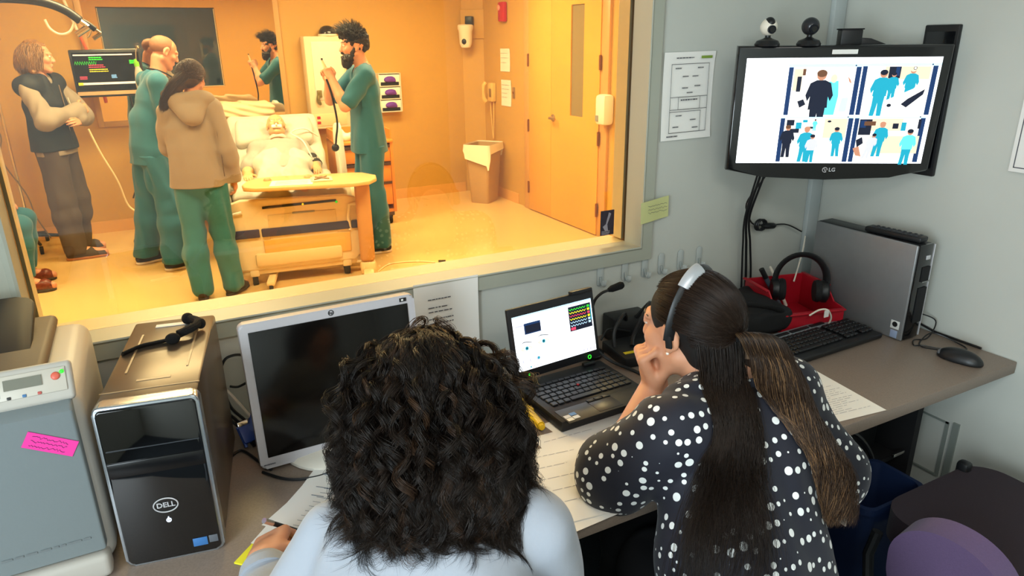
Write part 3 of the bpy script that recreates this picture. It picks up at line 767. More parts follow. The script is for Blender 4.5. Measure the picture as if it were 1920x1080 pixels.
# ------------------------------------------------------------------ wall television
BEZ = mat('tv_bezel', '#07090d', .14, coat=.5)
SCRW = mat('screen_white', '#ffffff', .3, emit='#eef4ff', es=1.55)
tv = thing('wall_television', 'wall mounted black television showing four camera views of the simulation', 'television')
tv.matrix_world = T(1.9353, 1.5195, 1.4587) @ RZ(-32.48) @ RX(3.41) @ RY(.15)
W, H = .575, .3234
fr = [(-.316, .197), (.316, .197), (.316, -.186), (.2, -.208), (0, -.216), (-.2, -.208), (-.316, -.186)][::-1]
MB().prism(fr, .034, .008, T(0, .028, 0) @ FRONT, seg=3).build('housing', BEZ, tv)
MB().box((0, .05, -.02), (.44, .05, .27), .02).build('rear_cover', BLK, tv)
scr = MB().quad((-W/2, -.0075, -H/2), (W/2, -.0075, -H/2), (W/2, -.0075, H/2), (-W/2, -.0075, H/2)).build('screen', SCRW, tv)
MB().box((.0, -.0065, .178), (.075, .002, .013)).build('inventory_label', PAPER, tv)
SIL = mat('silver_mark', '#c9c9cc', .3, metal=.3)
text(tv, 'lg_letters', 'LG', .017, SIL, T(.018, -.0075, -.1835) @ FRONT, bold=True)
m = MB(); m.tube([(-.004+.0075*math.cos(2*PI*i/22), -.007, -.1835+.0075*math.sin(2*PI*i/22)) for i in range(20)], .0011, 5).box((-.0045, -.007, -.183), (.0014, .002, .008)).box((-.0025, -.007, -.1865), (.004, .002, .0014)).box((.001, -.007, -.1835), (.005, .002, .0013))
m.ball((-.007, -.007, -.181), .001); m.build('lg_emblem', SIL, tv)
MB().tube([(.02, .07, -.03), (.1, .13, -.03), (.12, .2, -.02)], .025, 10).box((.0, .07, -.02), (.12, .02, .12)).build('wall_arm', BLK, tv)
def uv(u, v, k=1): return ((u-.5)*W, -.0077-.0002*k, (.5-v)*H)
E_ = {k: em('tv_'+k, c, s) for k, c, s in (('navy', '#12305c', .8), ('teal', '#1590a8', 1), ('pale', '#f4f1ea', 1.0), ('beige', '#d8c9ae', .85), ('dark', '#141b30', .5), ('skin', '#c08468', .7), ('lilac', '#b9b9d4', 1.1), ('ltblue', '#b8dcf4', 1.0), ('brown', '#6a4630', .6), ('aqua', '#58c4cc', 1.1))}
class Pic:
    """flat pictures on a screen, gathered per colour"""
    def __init__(s): s.d = []; s.n = 1; s.view('picture')
    def view(s, name): s.d.append((name, MB(), []))
    def poly(s, c, pts):
        s.n += .15; _, m, cs = s.d[-1]
        if c not in cs: cs.append(c)
        m.mi = cs.index(c)
        m.add([uv(u, v, s.n) for u, v in pts], [tuple(range(len(pts)))])
    def rect(s, c, a, b, x, y): s.poly(c, [(a, y), (x, y), (x, b), (a, b)])
    def oval(s, c, u, v, ru, rv): s.poly(c, [(u+ru*math.cos(2*PI*i/14), v+rv*math.sin(2*PI*i/14)) for i in range(14)])
    def person(s, u, v, k, shirt, legs, hair='dark', lean=0, skin='skin'):
        P = lambda *a: [(u+x*k*.56+lean*k*(1-y)*.3, v+y*k) for x, y in a]
        s.poly(legs, P((-.13, .5), (.13, .5), (.12, .75), (.13, 1), (.03, 1), (.0, .7), (-.03, 1), (-.13, 1), (-.12, .75)))
        s.poly(shirt, P((-.07, .15), (.07, .15), (.17, .2), (.23, .4), (.19, .5), (.15, .42), (.15, .56), (-.15, .56), (-.15, .42), (-.19, .5), (-.23, .4), (-.17, .2)))
        a, b = P((0, .07))[0]; s.oval(skin, a, b, .045*k, .085*k); s.oval(hair, a, b-.03*k, .048*k, .06*k)
    def done(s, parent):
        for n_, m, cs in s.d:
            if m.f: m.build(n_, [E_[c] for c in cs], parent, 0)
pc = Pic()
pc.rect('ltblue', .22, .055, 1, .075)
def pane(a, b, x, y):
    pc.view('camera_view')
    pc.rect('pale', a, b, x, y); pc.rect('navy', a, b, a+.024, y); pc.rect('navy', x-.026, b, x, y)
    pc.rect('ltblue', a, b-.012, x, b)
    pc.oval('dark', x-.03, b-.012, .004, .007)
# top left view
pane(.225, .085, .598, .53)
pc.rect('beige', .255, .1, .3, .3); pc.rect('dark', .275, .17, .297, .31); pc.rect('brown', .3, .1, .315, .16); pc.poly('dark', [(.29, .4), (.32, .38), (.335, .43), (.305, .46)])
pc.poly('aqua', [(.44, .22), (.49, .21), (.5, .35), (.49, .53), (.435, .53)]); pc.oval('beige', .465, .19, .017, .04)
pc.person(.4, .12, .56, 'dark', 'dark', 'brown', 0); pc.poly('dark', [(.355, .28), (.44, .26), (.45, .46), (.35, .48)])
pc.poly('ltblue', [(.52, .37), (.555, .36), (.55, .5), (.51, .5)]); pc.poly('skin', [(.535, .17), (.55, .2), (.56, .24), (.545, .22)])
# top right view
pane(.604, .08, .985, .53)
pc.rect('beige', .72, .085, .95, .2); pc.rect('dark', .74, .085, .8, .19); pc.rect('navy', .775, .09, .795, .17)
pc.person(.705, .12, .42, 'teal', 'teal', 'dark', .1); pc.person(.77, .14, .26, 'teal', 'teal', 'dark'); pc.person(.855, .1, .32, 'teal', 'teal', 'beige', .1)
pc.poly('pale', [(.74, .4), (.9, .27), (.95, .32), (.95, .53), (.76, .53)]); pc.poly('dark', [(.83, .43), (.86, .38), (.94, .29), (.935, .34), (.86, .46)]); pc.oval('dark', .77, .44, .012, .016)
pc.oval('dark', .87, .1, .009, .016); pc.oval('pale', .87, .1, .006, .011)
# bottom left view
pane(.215, .56, .6, .985)
pc.rect('beige', .45, .565, .57, .75); pc.rect('dark', .25, .575, .29, .63); pc.rect('teal', .3, .6, .33, .66); pc.rect('dark', .27, .66, .32, .7); pc.rect('teal', .335, .575, .36, .6); pc.rect('dark', .36, .64, .4, .66)
pc.person(.262, .63, .31, 'dark', 'dark', 'brown'); pc.person(.355, .645, .34, 'teal', 'teal', 'skin', .1); pc.person(.395, .72, .27, 'lilac', 'teal', 'dark', .05); pc.person(.53, .65, .28, 'teal', 'teal', 'dark', -.1); pc.person(.4, .57, .11, 'aqua', 'aqua', 'dark')
pc.oval('dark', .475, .59, .01, .01)
# bottom right view
pane(.606, .56, .975, .985)
pc.rect('beige', .7, .565, .86, .68); pc.rect('dark', .635, .57, .7, .72); pc.rect('navy', .64, .58, .67, .65); pc.rect('brown', .66, .59, .72, .63); pc.rect('beige', .7, .73, .96, .9)
pc.person(.745, .6, .33, 'teal', 'teal', 'skin', .15); pc.person(.69, .71, .24, 'lilac', 'lilac', 'dark', .5); pc.person(.9, .67, .34, 'aqua', 'teal', 'dark', .1)
pc.rect('teal', .855, .6, .88, .68); pc.rect('dark', .81, .61, .84, .66); pc.rect('dark', .94, .57, .955, .66); pc.poly('dark', [(.63, .77), (.66, .74), (.67, .8), (.64, .84)]); pc.poly('skin', [(.62, .85), (.65, .83), (.67, .93), (.64, .92)])
pc.done(scr)
# two ball webcams and a receiver box sitting on the television
def tvp(x, y, z): return tv.matrix_world @ V((x, y, z))
def webcam(label, x, body, s, lensrot, k):
    p = tvp(x, .012, .1985)
    t = thing('webcam', label, 'webcam', p, -32.5+lensrot, group=None)
    b = MB(); b.lathe([(.034*k, -.004), (.036*k, .002), (.03*k, .012), (.014*k, .018), (.008*k, .022), (.008*k, .028), (0, .028)], 24); b.build('base', BLK, t)
    h = MB().ball((0, 0, .026+.026*s), .026*s, n=18).build('ball', body, t)
    MB().cyl((0, -.018*s, .026+.02*s), (0, -.029*s, .026+.018*s), .0125*s, 22).build('lens_ring', mat('lens_ring', '#20242c', .25, metal=.5), t)
    MB().cyl((0, -.0285*s, .026+.018*s), (0, -.0305*s, .026+.018*s), .008*s, 18).build('lens', BEZ, t)
    return t, s
w1, s_ = webcam('white ball webcam with a black lens on top of the television', -.228, WHITE, .98, 8, 1.05)
MB().ball((.0, -.004, .062), (.016, .021, .018)).build('dark_cap', BLK, w1)
webcam('black ball webcam perched on the middle of the television top', -.105, mat('webcam_black', '#26282c', .25), 1.0, 6, 1.0)
t = thing('receiver_box', 'small black box on top of the television in front of the corner raceway', 'box', tvp(.025, .045, .1985), -32.5)
MB().box((0, 0, .016), (.062, .04, .046), .002).build('case', BLK, t)
MB().prism([(.025, -.008), (.12, -.008), (.06, .014), (.025, .017)], .03, .003, T(0, .015, 0) @ FRONT).build('side_wing', BLK, t)
MB().box((.0, 0, .041), (.068, .044, .004), .001).build('lid', BLKM, t)
t = thing('wall_plate', 'flat black panel fixed to the wall behind the right end of the television', 'panel', (XR-.0095, 1.41, 1.48))
MB().box((0, 0, 0), (.016, .11, .46), .004).build('plate', BLK, t); MB().box((-.0085, 0, .0), (.002, .09, .42)).build('face', BEZ, t)
# cables hanging from the television
for k, (dx, r_) in enumerate(((0, .0045), (.012, .004), (-.01, .0035))):
    p = smooth_path([tvp(-.185+dx*.6, .06, -.17), tvp(-.185+dx, .065, -.22), (1.832+dx, 1.735, 1.09), (1.862+dx*1.6, 1.755, .98), (1.885+dx*2, 1.765, .87), (1.90+dx*2, 1.77, .76)], 10)
    props(MB().tube(p, r_, 7).build('tv_cable', BLK), ('thickest black cable hanging from the television in front of the window wall', 'black cable on the right of the hanging television cables', 'thin black cable on the left of the hanging television cables')[k], 'cable', 'television cables')
cp = [tvp(-.17, .06, -.17), tvp(-.165, .065, -.215), (1.835, 1.745, 1.14), (1.865, 1.76, 1.085), (1.905, 1.77, 1.045), (1.99, 1.775, 1.03), (2.08, 1.775, 1.02), (2.155, 1.765, .985)]
t = thing('sensor_cable', 'thin looping black cable with a coiled lump under the television', 'cable')
MB().tube(smooth_path(cp, 10), .0028, 6).build('wire', BLK, t)
m = MB()
for k in range(3): m.tube([(1.93+.022*math.cos(a_)+.004*k, 1.768-.004*k, 1.04+.02*math.sin(a_)) for a_ in [2*PI*i/16+k for i in range(16)]], .003, 6, closed=True)
m.build('coil', BLK, t); MB().tube([(1.945, 1.765, 1.035), (1.965, 1.765, 1.032), (2.0, 1.765, 1.028), (2.015, 1.768, 1.027)], [.007, .012, .011, .005], 10).build('ferrite', BLK, t)
props(MB().tube(smooth_path([(2.16, 1.75, .97), (2.12, 1.72, .93), (2.07, 1.69, .88), (2.02, 1.66, .84)]), .003, 6).build('white_wire', WHITE), 'thin white wire rising from the red bin toward the corner', 'wire')
# ------------------------------------------------------------------ paper on the walls
def wwall(x, z): return T(x, YW-.0015, z)
t = wall_sheet('printed_form', 'printed room plan sheet taped to the wall left of the television', 'paper', wwall(1.57, 1.506) @ RY(-.6), .205, .27, 31, 0, curl=.006)
m = MB(); Y_ = -.0105
def frame(m, x0, z0, x1, z1, w=.0016, y=-.0105):
    for a, b, c, d_ in ((x0, z0, x1, z0+w), (x0, z1-w, x1, z1), (x0, z0, x0+w, z1), (x1-w, z0, x1, z1)): m.quad((a, y, b), (c, y, b), (c, y, d_), (a, y, d_))
frame(m, -.078, -.112, .075, .1); frame(m, -.078, -.04, .075, .0); frame(m, -.045, -.04, .045, .0); frame(m, -.078, -.112, .05, -.045)
for x, z in ((-.05, .085), (.04, .085), (-.02, .06), (.02, .06), (-.02, .025), (.03, .03), (.0, .01), (-.04, -.06), (.02, -.075), (-.05, -.095), (.03, -.1)): lines(1, x-.012, x+.012, z, 0, .0035, Y_, 0, int(abs(x*900)+z*100), m)
lines(1, -.035, .035, -.012, 0, .004, Y_, 0, 3, m); lines(1, -.085, -.04, -.124, 0, .004, Y_, 0, 3, m); lines(1, -.06, .01, .116, 0, .003, Y_, 0, 5, m)
m.build('plan_drawing', INK, t)
MB().quad((.04, -.0108, .114), (.085, -.0108, .114), (.085, -.0108, .122), (.04, -.0108, .122)).build('green_mark', mat('mark_green', '#7d9a3c', .7), t)
STK = mat('sticky_yellow', '#c9cb8c', .8)
t = thing('sticky_note', 'pale yellow sticky note with handwriting on the window frame corner', 'note', (1.445, YW-.02, 1.154), 0); t.rotation_euler = (0, R(-4), 0)
MB().grid(lambda u, v: ((u-.5)*.125, .004-.026*math.sin(PI*.5*(1-u))**2*.6-.004*v, (v-.5)*.072), 8, 5).build('sheet', STK, t)
m = MB()
for i in range(3):
    q = random.Random(i)
    pts = [(-.035+.08*k/26, -.014+.006*(k/26), .018-.011*i+.0022*q.uniform(-1, 1)) for k in range(26)]; wave([(a, b_) for a, _, b_ in pts], .0012, -.0165, m)
m.build('handwriting', INK, t)
t = thing('bumper_photo', 'small dark photo card stuck on the glass at the right corner of the window', 'photo', (1.322, YG-.005, 1.107))
MB().box((0, 0, 0), (.054, .001, .084)).build('card', mat('photo_dark', '#2a2330', .4, noise=.4, ns=60), t)
m = MB().add([(.005, -.001, .035), (.014, -.001, .03), (.0, -.001, -.005), (.004, -.001, -.03), (-.008, -.001, -.028), (-.018, -.001, -.012), (-.006, -.001, -.004)], [(0, 6, 5, 4, 3, 2, 1)]); lines(3, -.022, .012, -.03, .005, .003, -.001, .2, 4, m)
m.build('pale_figure', mat('photo_pale', '#8f8a94', .5), t)
t = wall_sheet('instruction_sheet', 'white typed sheet taped under the window behind the flat monitor', 'paper', wwall(.705, .91) @ T(0, -.018, 0), .2, .255, 77, 0, curl=.003)
m = MB(); lines(1, -.06, .01, .075, .01, .003, -.0075, 0, 1, m); lines(2, -.06, .055, .05, .013, .003, -.0075, .5, 2, m); lines(4, -.06, .02, .015, .014, .003, -.0075, .2, 3, m); m.build('print', INK, t)
t = thing('wall_poster', 'white framed sheet at the far right edge of the right wall', 'poster'); t.matrix_world = T(XR-.006, 1.03, 1.42) @ RZ(-90)
MB().box((0, 0, 0), (.22, .008, .24), .002).build('sheet', PAPER, t); m = MB(); frame(m, -.098, -.108, .098, .108, .003, -.0045); m.build('border', INK, t)
# clear hooks
HK = mat('clear_hook', '#bcc2bf', .15, alpha=.8)
HX = ((1.252, 'far left hook'), (1.351, 'second hook from the left'), (1.433, 'third hook from the left'), (1.503, 'third hook from the right'), (1.587, 'second hook from the right'), (1.671, 'far right hook'))
h0 = None
for x, n_ in HX:
    lab = f'clear adhesive wall hook under the window corner, {n_} of six'
    if h0 is None:
        h0 = thing('wall_hook', lab, 'hook', (x, YW-.002, .955), group='clear hooks under the window')
        MB().prism(rrect(.024, .075, .011, 5), .004, .0015, FRONT).build('backplate', HK, h0)
        MB().tube(smooth_path([(0, -.004, -.005), (0, -.008, -.022), (0, -.018, -.032), (0, -.026, -.025), (0, -.027, -.012)]), [(.008, .003)]*32+[(.007, .003)], 8).build('prong', HK, h0)
    else:
        c = copy_tree(h0); c.location = (x, YW-.002, .955); c['label'] = lab
# ------------------------------------------------------------------ right end of the desk
SILV = mat('silver_panel', '#8e9092', .38, metal=.55, noise=.03, ns=40)
t = thing('desktop_computer', 'silver sided desktop computer standing on edge in the desk corner', 'computer', (2.12, 1.262, DZ))
MB().box((.004, .195, .164), (.07, .376, .318), .004).build('case', BLK, t)
MB().box((-.0375, .192, .162), (.009, .38, .322), .004, seg=3).build('side_panel', SILV, t)
MB().box((.0, .004, .164), (.068, .012, .318), .003).build('front_bezel', BEZ, t)
m = MB().box((.012, -.0035, .12), (.04, .006, .12), .002).box((.012, -.0035, .225), (.036, .006, .05), .002); m.build('drive_bay', BLKM, t)
MB().box((.012, -.0035, .28), (.02, .004, .014), .002).build('badge', SIL, t)
MB().box((.041, .0, .164), (.003, .005, .31), .001).build('silver_edge', SIL, t)
for i in range(4): MB().box((.004+.009*i, -.007, .2), (.006, .002, .003)).build('usb_port', GREY, t)
b = MB().box((-.0425, .03, .05), (.002, .03, .028), .001).build('sticker', mat('sticker_pale', '#cfd2d0', .5), t)
MB().cyl((-.0435, .03, .052), (-.044, .03, .052), .009, 16).build('sticker_seal', BLK, b)
MB().box((-.0425, .03, .018), (.002, .024, .026), .001).build('sticker', mat('sticker_blue', '#8d9cb8', .4), t)
t = thing('remote_control', 'black remote control lying on top of the silver desktop computer', 'remote', (2.118, 1.37, DZ+.334), 4)
MB().box((0, 0, 0), (.045, .19, .018), .006).build('body', BLK, t)
kb = MB()
for i in range(9):
    for j in range(3): kb.box((-.013+.013*j, -.075+.018*i, .0095), (.008, .009, .003), .001)
kb.build('keypad', mat('rubber_key', '#33353a', .6), t)['kind'] = 'stuff'
# red parts bin with headphones
REDB = mat('red_bin', '#b01526', .4)
t = thing('parts_bin', 'red plastic parts bin holding black headphones in the desk corner', 'bin', (1.935, 1.585, DZ), -14)
m = MB(); hw, hd, hh = .115, .12, .12
m.box((0, 0, .003), (2*hw-.02, 2*hd, .006))
for s_ in (-1, 1):
    P = [(-hd, 0), (hd, 0), (hd, hh), (-hd*.2, hh), (-hd*.55, .075), (-hd, .07)]
    m.prism(P, .005, .001, T(s_*hw-.0025, 0, 0) @ RZ(90) @ RX(90))
m.box((0, hd-.002, hh/2), (2*hw, .005, hh)).box((0, -hd+.002, .035), (2*hw, .005, .07)); m.box((0, -hd-.006, .068), (2*hw, .014, .006), .002)
m.box((-hw-.005, .05, hh), (.014, .15, .006), .002).box((hw+.005, .05, hh), (.014, .15, .006), .002)
m.build('body', REDB, t)
t = thing('headphones', 'black over-ear headphones standing in the red parts bin', 'headphones', (1.95, 1.575, DZ+.08), -38)
MB().tube([(.085*math.cos(a), 0, .06+.095*math.sin(a)) for a in [R(-10+200*i/24) for i in range(25)]], [(.007, .014)]*25, 10).build('headband', BLK, t)
for s_ in (-1, 1):
    c = MB().lathe([(0, -.014), (.036, -.014), (.04, -.006), (.04, .006), (.03, .014), (0, .014)], 22, T(s_*.08, 0, .025) @ RY(90)).build('ear_cup', BLK, t)
    MB().lathe([(.02, -.012), (.036, -.012), (.04, 0), (.036, .01), (.02, .01)], 22, T(s_*.06, 0, .025) @ RY(90)).build('ear_pad', BLKM, c)
t = thing('ballpoint_pen', 'pale pen standing among the headphones in the red bin', 'pen', (1.995, 1.66, DZ+.01)); t.rotation_euler = (R(-14), R(-22), 0)
MB().cyl((0, 0, 0), (0, 0, .15), .006, 12).lathe([(.006, .15), (.004, .165), (0, .168)], 10).build('barrel', WHITE, t)
t = thing('marker_pen', 'grey blue marker leaning in the red bin beside the pale pen', 'marker', (1.97, 1.665, DZ+.01)); t.rotation_euler = (R(-12), R(-28), 0)
MB().cyl((0, 0, 0), (0, 0, .13), .009, 12).build('barrel', mat('marker_grey', '#4e5f6c', .4), t); MB().cyl((0, 0, .13), (0, 0, .17), .0095, 12).build('cap', BLK, t)
t = thing('tagged_cable', 'white cable with a paper tag looping out of the red bin', 'cable')
MB().tube(smooth_path([(1.86, 1.45, .81), (1.885, 1.435, .83), (1.92, 1.43, .825), (1.95, 1.435, .79), (1.955, 1.45, .75)]), .003, 7).build('wire', WHITE, t); MB().box((1.912, 1.426, .815), (.02, .003, .024), 0, None).build('tag', PAPER, t)
t = thing('laptop_bag', 'slumped black bag lying on the desk between the red bin and the seated person', 'bag', (1.72, 1.62, DZ), -8)
b = Blob((-.17, -.17, -.03), (.17, .17, .16), .007); b.rbox((0, 0, .05), (.125, .125, .05), .03).warp(.02, 14, 4).cut((0, 0, 0), (0, 0, -1)); b.build('body', BLKM, t)
MB().tube(smooth_path([(-.1, -.05, .1), (-.05, -.1, .12), (.05, -.12, .1), (.1, -.1, .06)]), [(.004, .012)]*25, 8).build('strap', BLKM, t)
# keyboard
t = thing('keyboard', 'black keyboard with a grey top strip in front of the silver computer', 'keyboard', (1.823, 1.385, DZ), 1.5)
MB().box((0, 0, .011), (.45, .165, .018), .006).build('body', BLK, t)
MB().box((-.01, .071, .021), (.42, .034, .008), .003).build('grey_strip', mat('strip_grey', '#7f858a', .45), t)
KEY = mat('key_black', '#141518', .45)
for n_, x0, x1 in (('function_keys', -.14, -.05), ('function_keys', -.04, .045), ('function_keys', .055, .12), ('escape_key', -.2, -.178)):
    MB().box(((x0+x1)/2, .068, .026), (x1-x0, .014, .006), .002).build(n_, KEY, t)
MB().box((.15, .078, .0255), (.045, .013, .001)).build('white_label', PAPER, t)
for r_ in range(5):
    y = .043-.0215*r_; x = -.215
    while x < .21:
        w_ = .019
        if r_ == 4 and -.14 < x < -.04: w_ = .11
        if abs(x-.062) > .008 and abs(x-.135) > .008:
            MB().box((x+w_/2-.001, y, .0245), (w_-.003, .018, .009), .003, seg=1).build('key', KEY, t)
        x += w_
# mouse
t = thing('computer_mouse', 'black computer mouse near the front corner of the desk', 'mouse', (2.103, 1.087, DZ), 8)
b = Blob((-.05, -.08, -.02), (.05, .08, .06), .0025); b.ell((0, -.008, .006), (.031, .057, .032)).ell((0, .025, .004), (.029, .04, .024)).cut((0, 0, .001), (0, 0, -1), .003); b.build('body', BLK, t)
b = Blob((-.05, -.08, -.02), (.05, .08, .06), .0025); b.ell((0, .026, .0045), (.0295, .041, .0247)).cut((0, .028, .01), (0, -1, -.15), .002).cut((0, 0, .008), (0, 0, -1), .002); b.build('grey_buttons', mat('mouse_grey', '#6f7276', .35), t)
MB().box((.004, .012, .0315), (.018, .011, .002), 0, RX(12)).build('white_label', PAPER, t)
t = props(MB().tube(smooth_path([(2.098, 1.148, .752), (2.09, 1.2, .745), (2.13, 1.23, .745), (2.19, 1.23, .76), (2.215, 1.16, .745), (2.19, 1.12, .7445), (2.13, 1.16, .745), (2.1, 1.205, .745), (2.08, 1.22, .745), (2.12, 1.245, .745), (2.175, 1.235, .745), (2.225, 1.25, .79), (2.19, 1.3, .81)], 8), .0022, 6).build('mouse_cable', BLK), 'thin black mouse cable looping on the desk beside the silver computer', 'cable')
props(MB().tube([(2.236, 1.1, .746), (2.238, 1.25, .746), (2.236, 1.32, .76)], .004, 6).build('edge_cable', BLK), 'black cable lying along the joint of the desk and the right wall', 'cable')
# loose papers
def desk_sheet(label, x, y, rz, w=.216, h=.279, z=.0005, seed=1, rows=10, extra=None, m_=PAPER, curl=0):
    t = thing('paper_sheet', label, 'paper', (x, y, DZ+z), rz)
    b = MB(); b.grid(lambda u, v: ((u-.5)*w, (v-.5)*h, curl*max(0, abs(u-.3)-.4)**2*10+.0006), 8, 8)
    if rows:
        m = lines(rows, -w*.42, w*.42, h*.38, h*.8/rows, .0013, 0, .5, seed); b.mi = 1
        b.add([(a, c, .0011) for a, b_, c in m.v], m.f)
    b.build('sheet', [m_, mat('faint_ink', '#9a9aa2', .8)], t)
    return t
t = desk_sheet('typed sheet with a red line on the desk right of the dotted dress', 1.545, 1.149, -7, seed=4, rows=24)
MB().box((-.04, .085, .0015), (.09, .005, .0006)).build('red_line', RED, t)
desk_sheet('white sheet lying under the typed sheet with the red line', 1.535, 1.16, -11, z=.0001, rows=0)
desk_sheet('blank cream sheet at the desk edge between the two seated people', .72, 1.14, -8, z=.0016, seed=8, rows=5)
desk_sheet('cream sheet near the laptop front between the two seated people', .845, 1.19, -2, z=.0008, seed=9, rows=3)
desk_sheet('sheet with a small drawing tucked under the front of the laptop', .92, 1.25, 6, z=.0001, seed=10, rows=1)
desk_sheet('lowest cream sheet hanging at the desk edge by the dotted sleeve', .74, 1.125, 3, z=.0001, seed=12, rows=0)
# ------------------------------------------------------------------ left end of the desk
# printer
PGREY = mat('printer_front', '#757e80', .5, bump=.1, bs=160); PWHITE = mat('printer_cream', '#b5b1a8', .42); PBROWN = mat('printer_top', '#57493a', .55, bump=.1, bs=160)
t = thing('laser_printer', 'large grey laser printer with a pink note at the left end of the desk', 'printer', (-.40, 1.31, DZ))
MB().box((0, .2, .195), (.46, .4, .36), .03, seg=4).build('body', PWHITE, t)
P = [(-.012, .06), (-.012, .35), (.01, .366), (.03, .366), (.03, .06)]
MB().prism([(a, b_) for a, b_ in P][::-1], .435, .006, T(-.2175, 0, 0) @ RZ(90) @ RX(90), seg=3).build('front_door', PGREY, t)
MB().box((.0, -.004, .03), (.44, .045, .05), .012, seg=3).build('paper_tray', PWHITE, t)
pm = T(0, .028, .392) @ RX(-32)
MB().box((0, 0, 0), (.45, .016, .07), .008, pm, 3).build('control_panel', PWHITE, t)
cp = MB().box((.165, -.009, .002), (.1, .003, .042), .002, pm).build('display_panel', mat('panel_pale', '#bdb7aa', .4), t)
MB().box((.152, -.0115, .006), (.055, .002, .018), 0, pm).build('display', mat('lcd_green', '#6f6f62', .25), cp)
MB().ball((.2, -.0115, .008), (.007, .003, .007), pm).build('stop_button', mat('stop_red', '#d0604c', .4), cp)
MB().ball((.21, -.0115, .014), (.0035, .003, .0035), pm).build('green_lamp', GRN, cp)
for x, c in ((.085, '#3f6f7c'), (.11, '#9aa19c')): MB().box((x, -.0095, -.002), (.018, .003, .024), .002, pm).build('button', mat('btn'+c, c, .4), t)
for i, c in enumerate(('#2a2a2a', '#3f6f9c', '#b05048')): MB().box((.13+.022*i, -.0105, -.016), (.006, .003, .005), .001, pm).build('small_key', mat('k'+c, c, .4), t)
MB().box((-.02, .235, .385), (.39, .33, .025), .02, seg=3).build('top_cover', PBROWN, t)
LIDM = mat('printer_lid', '#1d1b1a', .6)
m = MB().prism(rrect(.36, .27, .035, 6), .012, .004, T(-.035, .27, .402) @ RX(14)); m.build('output_lid', LIDM, t)
m = MB()
lines(1, .06, .2, .09, 0, .004, -.0135, 0, 3, m); m.build('model_print', mat('print_grey', '#6d7476', .6), t)
t = thing('pink_note', 'bright pink sticky flag with handwriting on the grey printer front', 'note', (-.226, 1.2965, 1.036)); t.rotation_euler = (0, R(30), 0)
MB().box((0, 0, 0), (.078, .001, .03)).build('flag', mat('pink_paper', '#e8389a', .7), t)
m = MB()
for i in range(3):
    q = random.Random(i+5); wave([(-.03+.055*k/26, .008-.008*i+.0022*q.uniform(-1, 1)) for k in range(27)], .0011, -.0008, m)
m.build('handwriting', mat('ink_purple', '#5a2050', .8), t)
# tower computer
TWR = mat('tower_grey', '#5b4f43', .3, metal=.35, noise=.03, ns=60); RIM = mat('tower_rim', '#aeb4ba', .22, metal=.85); GLOSS = mat('gloss_black', '#050506', .04, coat=1)
t = thing('tower_computer', 'black tower computer with a glossy front standing between printer and monitor', 'computer', (-.073, 1.288, DZ), -10)
MB().box((0, .222, .172), (.17, .405, .336), .006).build('case', TWR, t)
MB().prism(rrect(.176, .342, .014, 6), .03, .004, T(0, .03, .1715) @ FRONT, seg=3).build('rim', RIM, t)
MB().prism(rrect(.164, .330, .01, 6), .008, .003, T(0, .004, .1715) @ FRONT, seg=3).build('front_panel', GLOSS, t)
m = MB().box((0, -.0045, .215), (.162, .004, .03), .0015); m.build('drive_ledge', mat('ledge_black', '#08080a', .25), t)
MB().box((0, -.0045, .255), (.155, .002, .0012)).build('drive_seam', mat('seam', '#3b3f44', .4), t)
lg = MB().tube([(.021*math.cos(2*PI*i/32), -.0055, .126+.015*math.sin(2*PI*i/32)) for i in range(32)], .0013, 6, closed=True).build('dell_ring', SIL, t)
text(lg, 'dell_letters', 'DELL', .0145, SIL, T(0, -.0052, .126) @ FRONT, bold=True)
MB().tube([(.0038*math.cos(R(a)), -.005, .092+.0038*math.sin(R(a))) for a in range(0, 361, 30)], .0009, 6).cyl((0, -.005, .091), (0, -.005, .099), .0012, 6).build('power_light', em('power', '#d8e8ff', 2), t)
MB().box((.046, -.0046, .03), (.026, .001, .018), .0004).build('sticker', mat('sticker_intel', '#3a6ea8', .35), t); MB().box((.07, -.0046, .032), (.016, .001, .016), .0004).build('sticker', mat('sticker_dark', '#5a5f66', .35), t)
m = MB().box((.055, .24, .3405), (.004, .2, .002)).box((-.055, .24, .3405), (.004, .2, .002)).box((0, .06, .3405), (.17, .002, .0015)); m.box((.0, .1, .3405), (.06, .008, .001)); m.build('top_tray', mat('tray_line', '#8a7458', .3), t)
MB().box((.0, .385, .3408), (.072, .016, .0014)).build('label_strip', PAPER, t)
FOAM = mat('foam_black', '#0a0a0b', 1, bump=.8, bs=300)
t = thing('clip_microphone', 'black clip microphone with foam tips and flat cable lying on the tower top', 'microphone', (0, 0, DZ+.3415))
MB().tube(smooth_path([(-.108, 1.53, .004), (-.075, 1.555, .004), (-.045, 1.56, .004), (-.005, 1.562, .006), (.02, 1.575, .012), (.035, 1.59, .012), (.042, 1.62, .012), (.03, 1.65, .012)]), [(.003, .007)]*40+[(.004, .009)]*17, 8).build('cable', mat('strap_dark', '#1d1712', .7), t)
MB().tube(smooth_path([(.0, 1.56, .014), (.02, 1.57, .016), (.038, 1.59, .016), (.044, 1.615, .016), (.03, 1.645, .014)]), .009, 10).build('clip_body', FOAM, t)
MB().ball((-.012, 1.545, .012), (.015, .012, .012)).build('foam_tip', FOAM, t); MB().ball((.025, 1.655, .012), (.013, .015, .013)).build('foam_tip', FOAM, t); MB().ball((.048, 1.605, .013), (.011, .012, .012)).build('foam_tip', FOAM, t)
